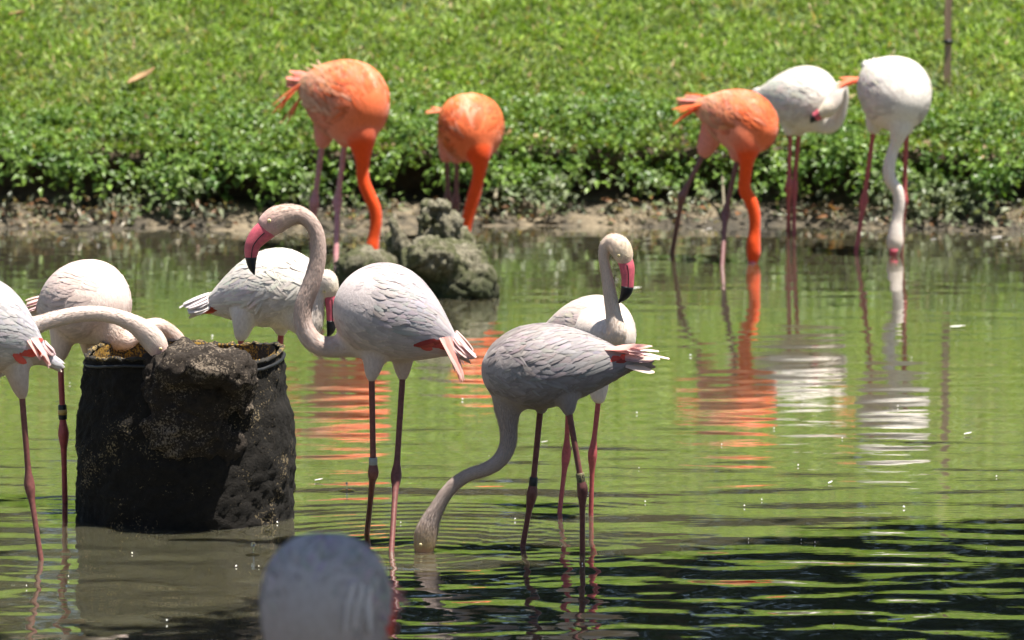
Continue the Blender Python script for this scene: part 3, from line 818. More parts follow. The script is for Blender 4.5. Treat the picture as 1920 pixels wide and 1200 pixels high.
    # tail fan
    if tail:
        nt_, l0, w0, spread, drop, tips = tail; nt_ = nt_ * 2; w0 *= 1.25; spread *= 0.32; l0 *= 0.95
        tb = T.pos(np.full(nt_, 0.05), np.linspace(-1.5, 1.5, nt_) + r.normal(0, 0.15, nt_)) + np.outer(r.normal(0, 0.004, nt_), T.U); dirs = []; nors = []
        for i in range(nt_):
            a = (i / (nt_ - 1) - 0.5) * 2
            dirs.append(-T.F + T.S * a * spread + T.U * (drop + r.normal(0, 0.05))); nors.append(T.U + T.S * a * 0.5)
        cl = vary(tail_c, nt_, 0.06)
        v, f, c = free_feathers(tb, dirs, nors, l0 * (r.uniform(0.7, 1.1, nt_) - 0.35 * np.abs(np.linspace(-1, 1, nt_))), w0, 0.12, cl)
        if tips:   # hanging coloured wing tips either side of the tail
            B_, D_, N_, l_, c_ = [], [], [], [], []
            for (t_, p_, dv, l1, cc_) in [q_ for q_ in tips if q_[0] < 0.5]:
                for q_ in range(6):
                    B_.append(T.pos(t_ + 0.016 * q_, p_ + 0.07 * (q_ - 2)) + 0.006 * T.U); D_.append(np.array(dv[0]) * T.F + np.array(dv[1]) * T.S + np.array(dv[2]) * T.U + r.normal(0, 0.11, 3)); N_.append(T.U + 0.6 * T.S * np.sign(p_)); l_.append(l1 * r.uniform(0.7, 1.05)); wp_ = r.uniform(0, 0.55); c_.append(np.array(cc_) * (1 - wp_) + np.array((0.86, 0.74, 0.70)) * wp_ if Y < 25 else np.array(cc_) * r.uniform(0.85, 1.1))
            v2, f2, c2 = free_feathers(B_, D_, N_, np.array(l_) , 0.020, 0.12, np.array(c_))
            f = np.vstack([f, f2 + len(v)]); v = np.vstack([v, v2]); c = np.vstack([c, c2])
        o = mesh_np('tail', v, f, M['feather'], col=c); reparent(o, root)
        fold = [q_ for q_ in (tips or []) if q_[0] >= 0.5]
        if fold:
            B_, D_, N_, l_, c_ = [], [], [], [], []
            for (t_, p_, dv, l1, cc_) in fold:
                for q_ in range(4):
                    B_.append(T.pos(t_ + 0.02 * q_, p_ + 0.05 * q_)); D_.append(np.array(dv[0]) * T.F + np.array(dv[1]) * T.S + np.array(dv[2]) * T.U + r.normal(0, 0.06, 3)); N_.append(T.S); l_.append(l1 * r.uniform(0.7, 1.05)); c_.append(np.array(cc_) * r.uniform(0.9, 1.05))
            v, f, c = free_feathers(B_, D_, N_, np.array(l_), 0.03, 0.12, np.array(c_))
            o = mesh_np('wing_fold', v, f, M['feather'], col=c); reparent(o, root)
    # legs
    for (hp, kp, fp) in leg_pts:
        d1 = nrm(kp - hp); d2 = nrm(fp - kp); R = 5.6 * k * leg_r
        foot = fp + d2 * 0.25
        P = [hp - d1 * 0.03, hp, hp + (kp - hp) * 0.5, kp - d1 * 0.05, kp - d1 * 0.018, kp, kp + d2 * 0.02, kp + d2 * 0.055, kp + (fp - kp) * 0.5, fp, foot]
        Rr = [R * 1.0, R * 1.05, R, R * 1.05, R * 1.55, R * 1.85, R * 1.7, R * 1.1, R * 0.92, R * 0.95, R]
        qq = catmull(np.column_stack([np.array(P), np.array(Rr)]), 4)
        v, f = tube(qq[:, :3], qq[:, 3], seg=10)
        o = mesh_np('leg', v, f, M[leg_mat]); reparent(o, root)
    # leg bands
    for (li, frac, h_px, mat, text) in bands:
        hp, kp, fp = leg_pts[li]; d1 = nrm(kp - hp); c = kp - d1 * (frac * k)
        hh = h_px * k / 2; R = 8.2 * k * leg_r
        P = [c - d1 * hh, c - d1 * hh * 0.9, c + d1 * hh * 0.9, c + d1 * hh]
        v, f = tube(P, [R * 0.93, R, R, R * 0.93], seg=18)
        b_ = mesh_np('leg_band', v, f, M[mat]); reparent(b_, root)
        if text:
            cu = bpy.data.curves.new('txt', 'FONT'); cu.body = text; cu.size = hh * 2 * 0.85; cu.align_x = 'CENTER'; cu.align_y = 'CENTER'; cu.extrude = 0.0
            to = link(bpy.data.objects.new('txt', cu)); dg = bpy.context.evaluated_depsgraph_get()
            tm_ = bpy.data.meshes.new_from_object(to.evaluated_get(dg)); bpy.data.objects.remove(to)
            tc = mesh_co(tm_); up = -d1; right = nrm(np.cross(np.array([0, 1.0, 0]), up)); fw = np.cross(up, right)
            # wrap the digits round the band
            ang = tc[:, 0] / (R * 1.02) + 0.30
            W_ = c + np.outer(tc[:, 1], up) + np.outer(np.sin(ang) * R * 1.03, right) + np.outer(-np.cos(ang) * R * 1.03, nrm(np.cross(up, right)) * (1 if np.dot(nrm(np.cross(up, right)), [0, 1, 0]) > 0 else -1))
            tm_.vertices.foreach_set('co', W_.astype(np.float32).ravel()); tm_.update(); tm_.materials.clear(); tm_.materials.append(M['ink'])
            to = link(bpy.data.objects.new('band_number', tm_)); to.parent = b_
        if mat == 'band_black' and text is None and h_px > 20:
            v, f = tube([c - d1 * hh * 0.35, c + d1 * hh * 0.35], [R * 1.05, R * 1.05], seg=18)
            g_ = mesh_np('gold_ring', v, f, M['band_gold']); g_.parent = b_
    # bill
    if bill:
        BP = np.array([at(p[0], p[1], Y + p[2]) for p in bill]); BR = np.array([p[3] * k for p in bill]); BW = np.array([p[4] * k for p in bill])
        qb = catmull(np.column_stack([BP, BR, BW]), 6); nb = len(qb); cut = int(nb * 0.60)
        v, f = tube(qb[:cut + 1, :3], qb[:cut + 1, 3], qb[:cut + 1, 4], side=head_side, seg=18)
        bo = mesh_np('bill', v, f, M['bill']); reparent(bo, root)
        v, f = tube(qb[cut - 1:, :3], qb[cut - 1:, 3] * 1.015, qb[cut - 1:, 4] * 1.015, side=head_side, seg=18)
        b2 = mesh_np('bill_tip', v, f, M['bill_black']); b2.parent = bo
        # mouth line: a thin dark seam along both cheeks
        T_ = np.gradient(qb[:, :3], axis=0); hs = np.array(head_side, float)
        for sgn in (1, -1):
            P = []
            for i in range(3, cut + 1):
                tv = nrm(T_[i]); Bv = nrm(hs - np.dot(hs, tv) * tv); Nv = np.cross(tv, Bv); a_ = math.radians(100 if seam is None else seam)
                P.append(qb[i, :3] + math.cos(a_) * qb[i, 3] * 0.99 * Nv + sgn * math.sin(a_) * qb[i, 4] * 0.99 * Bv)
            v, f = tube(P, 0.9 * k, seg=6)
            sm = mesh_np('mouth_seam', v, f, M['bill_black']); sm.parent = bo
    for (ex, ey, dy, er) in eyes:
        c = at(ex, ey, Y + dy); d_ = nrm(c - np.array([0, 0, CAM_H]))
        hit = body_bvh.ray_cast(Vector((0, 0, CAM_H)), Vector(d_))
        if hit[0] is not None: c = np.array(hit[0]) + d_ * er * k * 0.30
        v, f = ellipsoid(c, (er * k,) * 3, nu=14, nv=10)
        eo = mesh_np('eye', v, f, M['eye']); reparent(eo, root)
        out = nrm(np.array([0, -1.0, 0.15])); v, f = ellipsoid(c + out * er * k * 0.66, (er * k * 0.42,) * 3, nu=10, nv=8)
        p_ = mesh_np('pupil', v, f, M['pupil']); p_.parent = eo
    return root

GREY = dict(spread=1.6, body=(0.60, 0.53, 0.525), wing=(0.595, 0.55, 0.57), neck=(0.55, 0.42, 0.365), head=(0.64, 0.49, 0.41), covert=(0.78, 0.13, 0.10), tail=(0.80, 0.58, 0.56), face=(0.70, 0.38, 0.37))  # greyish plumage, with some of the near birds' shade put into the colour
WHITE = dict(spread=1.5, body=(0.80, 0.745, 0.675), wing=(0.82, 0.77, 0.70), neck=(0.78, 0.69, 0.62), head=(0.82, 0.72, 0.55), covert=(0.72, 0.11, 0.06), tail=(0.80, 0.76, 0.74))
PINK = dict(body=(0.78, 0.63, 0.57), wing=(0.78, 0.65, 0.60), neck=(0.78, 0.62, 0.54), head=(0.80, 0.64, 0.54), covert=(0.80, 0.25, 0.20), tail=(0.80, 0.55, 0.52))
ORANGE = dict(edge=0.22, body=(0.84, 0.29, 0.18), wing=(0.90, 0.42, 0.25), neck=(0.82, 0.078, 0.007), head=(0.78, 0.065, 0.007), covert=(0.84, 0.16, 0.04), tail=(0.80, 0.30, 0.22), chest=(0.84, 0.17, 0.055), belly=(0.76, 0.27, 0.21), spread=3.4, alt=(0.90, 0.50, 0.34))

def build_flamingos():
    # the tall grey-white one with its head up, beside the drum
    Y = yw(1020)
    flamingo('tall pale grey flamingo with raised curved neck facing left beside the drum', Y,
        (743, 600, 0, 184, 26, 0, 248, 92, 84, 5),
        [(720, 630, 0, 40), (690, 640, 0, 34), (660, 645, 0, 26), (632, 650, 0, 21), (604, 650, 0, 19.5), (581, 634, 0, 18.5), (568, 605, 0, 17), (570, 570, 0, 16.5), (583, 535, 0, 16.5), (593, 500, 0, 15.5), (597, 470, 0, 14.5), (594, 440, 0, 14), (582, 416, 0, 14), (562, 403, 0, 16, 0.95), (540, 404, 0, 21, 0.8), (519, 412, 0, 25, 0.7), (506, 421, 0, 24, 0.65)],
        [((697, 706, -0.05), (700, 886, -0.03), (688, 1002)), ((755, 704, 0.05), (743, 890, 0.0), (734, 1034))],
        dict(GREY, belly=(0.60, 0.49, 0.455)),  # pinker belly, toned down a little to paint in its shading
        bill=[(503, 428, 0, 20, 13), (488, 440, 0, 19, 12.5), (475, 457, 0, 15.5, 11.5), (471, 474, 0, 13, 9.5), (471, 490, 0, 9.5, 7.5), (473, 503, 0, 6.5, 5), (477, 515, 0, 1.2, 1.5)],
        eyes=[(505, 414, -0.0255, 4.0)], seam=84,
        tail=(11, 0.10, 0.034, 0.28, -0.30, [(0.10, -1.3, (-0.8, -0.10, -0.62), 0.16, (0.88, 0.46, 0.42)), (0.08, 1.3, (-0.8, 0.10, -0.62), 0.17, (0.87, 0.30, 0.25))]),
        coverts=(0.10, 0.34, 1.72, 2.0, 9, 0.048, 0.017), seed=1, messy=0.6, bands=[(0, 22, 14, 'band_grey', None)])
    # feeding, with numbered leg band
    Y = yw(1034)
    flamingo('grey flamingo with numbered leg band, dipping its head in the water on the left', Y,
        (1044, 690, 0, 181, -4, 0, 288, 81, 80, 6),
        [(985, 700, 0, 52), (962, 735, 0, 42), (952, 765, 0, 28), (953, 800, 0, 18.5), (953, 832, 0, 16), (938, 862, 0, 14.5), (912, 880, 0, 13), (885, 888, 0, 12.3), (858, 903, 0, 12.3), (836, 926, 0, 12.5), (820, 952, 0, 13.5), (808, 975, 0, 17, 0.9), (799, 1000, 0, 21, 0.8), (796, 1022, 0, 20, 0.75), (794, 1040, 0, 16, 0.75)],
        [((1067, 772, -0.06), (1092, 916, -0.06), (1092, 1036)), ((1013, 770, 0.07), (998, 924, 0.08), (980, 1024))],
        dict(GREY, body=(0.42, 0.37, 0.36), wing=(0.42, 0.38, 0.385), belly=(0.34, 0.28, 0.26), head=(0.45, 0.31, 0.15), face=(0.55, 0.20, 0.18), neck=(0.46, 0.365, 0.32)),  # darker plumage and belly: shading is put into these colours
        bill=[(795, 1034, 0, 15, 10), (790, 1048, 0, 15, 10), (785, 1062, 0, 14, 9), (786, 1078, 0, 12, 8), (790, 1094, 0, 9, 6), (795, 1108, 0, 2, 2)],
        eyes=[(789, 1021, -0.022, 3.6)],
        tail=(10, 0.14, 0.030, 0.22, -0.10, [(0.10, 0.7, (-0.95, 0.05, -0.08), 0.11, (0.86, 0.42, 0.36))]),
        coverts=(0.10, 0.20, 1.15, 1.4, 4, 0.05, 0.016), seed=2, messy=2.0, bands=[(0, 20, 20, 'band_olive', '39'), (1, 22, 17, 'band_black', None)])
    # behind it, facing right
    Y = yw(962)
    flamingo('cream flamingo facing right, standing behind the one with the numbered band', Y,
        (1100, 628, 0.10, 322, 4, 0, 210, 72, 66, 4),
        [(1120, 625, 0.0, 50), (1143, 628, -0.12, 34), (1154, 622, -0.16, 22), (1151, 595, -0.16, 15), (1146, 565, -0.16, 13), (1141, 536, -0.16, 11.5), (1136, 508, -0.16, 10), (1132, 482, -0.16, 9.5), (1136, 461, -0.16, 11), (1149, 454, -0.17, 15, 0.9), (1161, 462, -0.18, 20, 0.8), (1169, 478, -0.18, 19, 0.75), (1172, 488, -0.18, 15, 0.75)],
        [((1122, 752, -0.04), (1111, 850, -0.05), (1108, 966)), ((1066, 752, 0.06), (1062, 850, 0.06), (1049, 962))],
        dict(WHITE, body=(0.74, 0.64, 0.57), wing=(0.74, 0.645, 0.58), neck=(0.72, 0.60, 0.50), head=(0.82, 0.70, 0.50), face=(0.76, 0.46, 0.36)), head_side=(-0.35, 0.9, 0),
        bill=[(1172, 488, -0.18, 15, 10), (1176, 503, -0.18, 14.5, 10), (1177, 522, -0.18, 12.5, 9), (1176, 540, -0.18, 12, 8), (1171, 554, -0.18, 9, 6), (1160, 568, -0.18, 1.5, 1.5)],
        eyes=[(1160, 479, -0.211, 3.4)], tail=(8, 0.10, 0.03, 0.2, 0, None), seed=3, messy=0.7, leg_mat='leg_pink', leg_r=0.85, nplume=900)
    # behind the tall one, facing right with head lowered
    Y = yw(905)
    flamingo('ruffled white flamingo behind the drum and the tall grey one, looking down right', Y,
        (495, 550, 0, 342, 14, 0, 232, 74, 76, 6),
        [(530, 565, -0.03, 48), (560, 590, -0.06, 36), (577, 612, -0.08, 25), (588, 612, -0.09, 17), (594, 588, -0.09, 14), (596, 562, -0.09, 12.5), (598, 541, -0.09, 13), (604, 526, -0.09, 17, 0.9), (613, 527, -0.09, 20, 0.8), (618, 540, -0.09, 18, 0.75), (619, 550, -0.09, 14.5, 0.75)],
        [((452, 634, -0.06), (448, 762, -0.06), (446, 905)), ((527, 624, 0.02), (518, 756, 0.02), (512, 900))],
        dict(WHITE, belly=(0.76, 0.69, 0.60), face=(0.76, 0.55, 0.42)), head_side=(-0.45, 0.85, 0),
        bill=[(620, 552, -0.09, 13, 9), (621, 568, -0.09, 12, 9), (622, 586, -0.09, 11, 8), (622, 604, -0.09, 10.5, 7), (620, 619, -0.09, 8, 6), (614, 633, -0.09, 1.5, 1.5)],
        eyes=[(608, 546, -0.112, 3.2)], tail=(11, 0.12, 0.036, 0.35, -0.05, None), coverts=(0.06, 0.16, 1.6, 1.9, 4, 0.06, 0.03), seed=4, leg_mat='leg_pink', messy=2.4, nplume=1700)
    # at the left edge of the picture
    Y = yw(1046)
    flamingo('white flamingo with pink wing tips cut off by the left edge', Y,
        (-20, 622, 0, 196, 26, 0, 232, 92, 84, 4),
        [(-50, 600, -0.05, 44), (-85, 585, -0.08, 30), (-110, 560, -0.1, 18), (-118, 520, -0.1, 15), (-100, 480, -0.1, 14), (-125, 455, -0.1, 14), (-150, 450, -0.1, 18, 0.85), (-170, 462, -0.1, 18, 0.75)],
        [((41, 740, 0.0), (55, 908, 0.0), (77, 1050)), ((-20, 740, 0.1), (-30, 905, 0.1), (-40, 1040))],
        dict(GREY, body=(0.66, 0.61, 0.60), wing=(0.66, 0.63, 0.65), belly=(0.54, 0.42, 0.36)), bill=[(-170, 462, -0.1, 15, 10), (-184, 474, -0.1, 14, 9), (-194, 490, -0.1, 12, 8), (-196, 508, -0.1, 9, 6), (-192, 522, -0.1, 2, 2)],
        tail=(10, 0.055, 0.034, 0.3, -0.3, [(0.16, 1.2, (-0.75, 0.0, -0.45), 0.105, (0.88, 0.50, 0.46)), (0.16, -1.1, (-0.75, -0.1, -0.45), 0.09, (0.88, 0.45, 0.41))]), coverts=(0.18, 0.32, 1.5, 1.9, 6, 0.05, 0.02), seed=5, messy=0.7)
    # plump pale pink one with banded leg
    Y = yw(942)
    flamingo('pale pink flamingo with a black and gold leg band, left of the drum', Y,
        (150, 572, 0, 318, 10, 0, 206, 80, 84, 4),
        [(180, 596, -0.04, 52), (202, 616, -0.07, 38), (220, 636, -0.08, 24), (240, 638, -0.06, 16), (262, 620, -0.03, 14.5), (292, 612, 0.0, 15.5, 0.95), (314, 626, 0.04, 19, 0.85), (332, 645, 0.06, 19, 0.8), (342, 662, 0.06, 14, 0.8)],
        [((113, 672, -0.04), (119, 812, -0.04), (122, 942)), ((172, 672, 0.06), (176, 810, 0.06), (180, 935))],
        dict(PINK, belly=(0.78, 0.62, 0.52)), bill=[(342, 662, 0.06, 14, 9), (350, 676, 0.06, 13, 8), (354, 690, 0.06, 11, 7), (354, 706, 0.06, 8, 6), (350, 720, 0.06, 2, 2)],
        tail=(8, 0.10, 0.03, 0.2, 0, None), seed=6, leg_mat='leg_pink', bands=[(0, 40, 28, 'band_black', None)])
    # hidden behind the left-edge one, neck stretched into the drum
    Y = yw(990)
    flamingo('flamingo behind the left-edge one, neck stretched right into the drum', Y,
        (-60, 640, 0.0, 4, -4, 0, 230, 74, 70, 4),
        [(10, 640, 0, 46), (40, 622, 0, 26), (76, 607, 0, 16.5), (110, 597, 0, 15), (145, 590, 0, 14.5), (182, 588, 0, 14), (218, 594, 0, 14), (248, 606, 0, 16, 0.95), (272, 622, 0, 20, 0.85), (290, 642, 0, 22, 0.75), (300, 660, 0, 18, 0.75)],
        [((-50, 735, -0.05), (-55, 860, -0.05), (-60, 985)), ((-100, 735, 0.05), (-105, 860, 0.05), (-110, 985))],
        dict(GREY, body=(0.72, 0.66, 0.64), neck=(0.74, 0.62, 0.55), head=(0.76, 0.64, 0.56), face=(0.72, 0.42, 0.38)), bill=[(302, 664, 0, 15, 10), (312, 678, 0, 14, 9), (318, 694, 0, 12, 8), (318, 710, 0, 9, 6), (314, 724, 0, 2, 2)],
        eyes=[(301, 654, -0.024, 3.4)], tail=(8, 0.10, 0.03, 0.2, 0, None), seed=7, nplume=700)
    # blurred one close to the camera
    Y = 13.4
    flamingo('large out-of-focus grey flamingo back in the near foreground', Y,
        (622, 1138, 0, 254, -10, 0, 320, 150, 124, 4),
        [(610, 1200, 0.0, 60), (603, 1250, -0.08, 40), (600, 1290, -0.14, 26), (590, 1330, -0.2, 22), (580, 1400, -0.2, 20), (575, 1480, -0.2, 20), (575, 1560, -0.2, 24), (575, 1620, -0.2, 30, 0.8), (575, 1660, -0.2, 26, 0.8)],
        [((590, 1262, 0.0), (588, 1500, 0.0), (586, 1770, 0.0)), ((668, 1262, 0.0), (670, 1500, 0.0), (674, 1770, 0.0))],
        dict(GREY, body=(0.46, 0.425, 0.44), wing=(0.45, 0.435, 0.475), belly=(0.34, 0.27, 0.27), spread=4, edge=0.22, alt=(0.58, 0.55, 0.55)), bill=[(575, 1660, -0.2, 24, 16), (575, 1690, -0.2, 22, 14), (578, 1715, -0.2, 16, 10), (582, 1738, -0.2, 3, 3)], head_side=(1, 0, 0),  # plumage colours lowered so the bird reads as standing in shade
        tail=(10, 0.07, 0.036, 0.3, 0.0, [(0.15, -1.5, (-0.6, -0.4, -0.5), 0.07, (0.55, 0.16, 0.14)), (0.15, 1.5, (-0.6, 0.4, -0.5), 0.08, (0.55, 0.16, 0.14)), (0.84, 0.85, (0.05, 0.05, -0.95), 0.10, (0.86, 0.84, 0.86)), (0.80, 0.98, (0.05, 0.05, -0.95), 0.10, (0.86, 0.84, 0.86)), (0.76, 1.1, (0.02, 0.05, -0.95), 0.09, (0.84, 0.82, 0.84))]), coverts=(0.45, 0.7, 1.5, 1.8, 6, 0.08, 0.04), sq=0.84, seed=8, messy=2.2, nplume=1300)
    # three orange ones at the far bank
    Y = yw(470)
    flamingo('big orange flamingo with frayed tail, head down behind the mossy rocks', Y,
        (638, 188, 0.0, 312, -12, 0, 218, 77, 71, 5),
        [(660, 205, -0.05, 56), (670, 232, -0.10, 46), (676, 256, -0.13, 33), (679, 280, -0.13, 21), (680, 306, -0.12, 14), (681, 337, -0.12, 12), (692, 366, -0.12, 12), (703, 392, -0.12, 11.5), (705, 418, -0.12, 11), (701, 444, -0.12, 12, 0.9), (698, 462, -0.12, 15, 0.85), (696, 478, -0.12, 15, 0.85), (695, 490, -0.12, 12, 0.85)],
        [((604, 272, 0.05), (589, 380, 0.05), (585, 466)), ((646, 272, -0.05), (633, 376, -0.05), (630, 478))],
        dict(ORANGE), neckcol_from=0.02, bill=[(695, 490, -0.12, 12, 8), (694, 500, -0.12, 12, 8), (693, 512, -0.12, 9, 6), (694, 522, -0.12, 2, 2)], head_side=(1, 0, 0),
        tail=(10, 0.12, 0.034, 0.3, -0.05, [(0.10, 1.0, (-0.8, 0.1, 0.3), 0.14, (0.86, 0.50, 0.42)), (0.10, -1.4, (-0.6, -0.2, -0.75), 0.19, (0.86, 0.20, 0.09)), (0.16, -1.9, (-0.5, -0.2, -0.85), 0.16, (0.84, 0.20, 0.10))]), coverts=(0.25, 0.6, 0.4, 0.75, 7, 0.13, 0.04), seed=9, leg_mat='leg_pale', messy=2.4, leg_r=0.95)
    Y = yw(448)
    flamingo('smaller orange flamingo seen from the front, feeding behind the rock spire', Y,
        (881, 236, 0.02, 277, -14, 0, 200, 62, 60, 4),
        [(887, 246, -0.06, 44), (893, 268, -0.12, 36), (898, 290, -0.15, 25), (900, 310, -0.15, 16), (897, 332, -0.14, 12.5), (889, 366, -0.14, 12.5), (880, 399, -0.14, 11.5), (873, 428, -0.14, 11), (870, 446, -0.14, 13, 0.9), (868, 462, -0.14, 14, 0.85)],
        [((857, 302, 0.0), (855, 378, 0.03), (853, 446)), ((838, 300, 0.06), (840, 372, 0.10), (858, 438))],
        dict(ORANGE, body=(0.87, 0.25, 0.08), wing=(0.90, 0.34, 0.13)), neckcol_from=0.02, bill=[(868, 462, -0.14, 12, 8), (867, 474, -0.14, 11, 7), (868, 486, -0.14, 2, 2)], head_side=(1, 0, 0),
        tail=(8, 0.11, 0.03, 0.3, 0.0, [(0.15, -1.6, (-0.5, -0.75, 0.0), 0.12, (0.86, 0.30, 0.16))]), seed=10, leg_mat='leg_dark', messy=2.2, nplume=1300, leg_r=0.8)
    Y = yw(488)
    flamingo('orange flamingo with drooping tail feathers, feeding beside the white pair', Y,
        (1377, 226, 0.0, 318, -14, 0, 192, 58, 56, 5),
        [(1392, 236, -0.05, 46), (1398, 258, -0.10, 37), (1401, 280, -0.12, 25), (1400, 300, -0.11, 16), (1398, 325, -0.10, 12.5), (1396, 355, -0.10, 12), (1408, 378, -0.10, 12), (1415, 405, -0.10, 11), (1415, 432, -0.10, 10.5), (1413, 455, -0.10, 14, 0.9), (1413, 474, -0.10, 14.5, 0.9), (1412, 488, -0.10, 11, 0.9)],
        [((1318, 290, 0.06), (1279, 367, 0.06), (1260, 476)), ((1382, 300, -0.04), (1360, 400, -0.04), (1354, 498))],
        dict(ORANGE), neckcol_from=0.02, bill=[(1412, 488, -0.10, 11, 8), (1411, 498, -0.10, 11, 8), (1412, 512, -0.10, 2, 2)], head_side=(1, 0, 0),
        tail=(8, 0.11, 0.03, 0.25, -0.12, [(0.10, 1.0, (-0.95, 0.2, -0.2), 0.20, (0.88, 0.22, 0.06)), (0.14, -1.4, (-0.85, -0.2, -0.5), 0.17, (0.86, 0.20, 0.07))]), seed=11, leg_mat='leg_dark', messy=2.4, leg_r=0.85)
    # two white ones at the far bank
    Y = yw(437)
    flamingo('white flamingo at the far bank preening its breast', Y,
        (1495, 189, 0.0, 330, -2, 0, 168, 63, 64, 4),
        [(1515, 205, -0.04, 46), (1536, 222, -0.08, 30), (1555, 236, -0.11, 17), (1572, 226, -0.13, 12.5), (1578, 205, -0.14, 11), (1581, 180, -0.15, 10.5), (1577, 163, -0.17, 10.5), (1570, 172, -0.20, 12), (1563, 190, -0.21, 15, 0.9), (1553, 204, -0.22, 15, 0.85), (1543, 212, -0.22, 12, 0.85)],
        [((1482, 250, -0.03), (1479, 348, -0.03), (1478, 436)), ((1498, 250, 0.04), (1489, 352, 0.04), (1489, 437))],
        dict(WHITE), bill=[(1545, 210, -0.22, 11, 8), (1535, 216, -0.22, 10, 7), (1526, 222, -0.215, 8, 6), (1520, 230, -0.21, 2, 2)],
        tail=(6, 0.05, 0.03, 0.2, -0.3, None), seed=12, leg_mat='leg_pink', messy=1.6, leg_r=0.72)
    Y = yw(472)
    flamingo('white flamingo seen from the front with red wing tip, feeding at the right', Y,
        (1671, 171, 0.0, 286, -16, 0, 208, 68, 66, 4),
        [(1676, 190, -0.06, 48), (1683, 214, -0.12, 37), (1687, 238, -0.15, 23), (1683, 260, -0.15, 14.5), (1675, 280, -0.14, 11.5), (1667, 312, -0.14, 12), (1669, 337, -0.14, 11.5), (1682, 356, -0.14, 11), (1686, 380, -0.14, 10.5), (1683, 408, -0.14, 10), (1680, 430, -0.14, 14, 0.9), (1678, 452, -0.14, 17, 0.9), (1677, 468, -0.14, 14, 0.9), (1676, 476, -0.14, 10, 0.9)],
        [((1638, 244, 0.03), (1620, 376, 0.03), (1605, 473)), ((1700, 246, 0.03), (1695, 376, 0.03), (1690, 468))],
        dict(WHITE, head=(0.78, 0.62, 0.46)), bill=[(1676, 464, -0.165, 11, 8), (1675, 480, -0.14, 11, 8), (1675, 496, -0.14, 9, 6), (1676, 508, -0.14, 2, 2)], head_side=(1, 0, 0),
        tail=(8, 0.11, 0.03, 0.2, 0.0, [(0.16, -1.7, (-0.35, -0.85, -0.25), 0.14, (0.85, 0.25, 0.14))]), seed=13, leg_mat='leg_pink', leg_r=0.78)
build_flamingos()

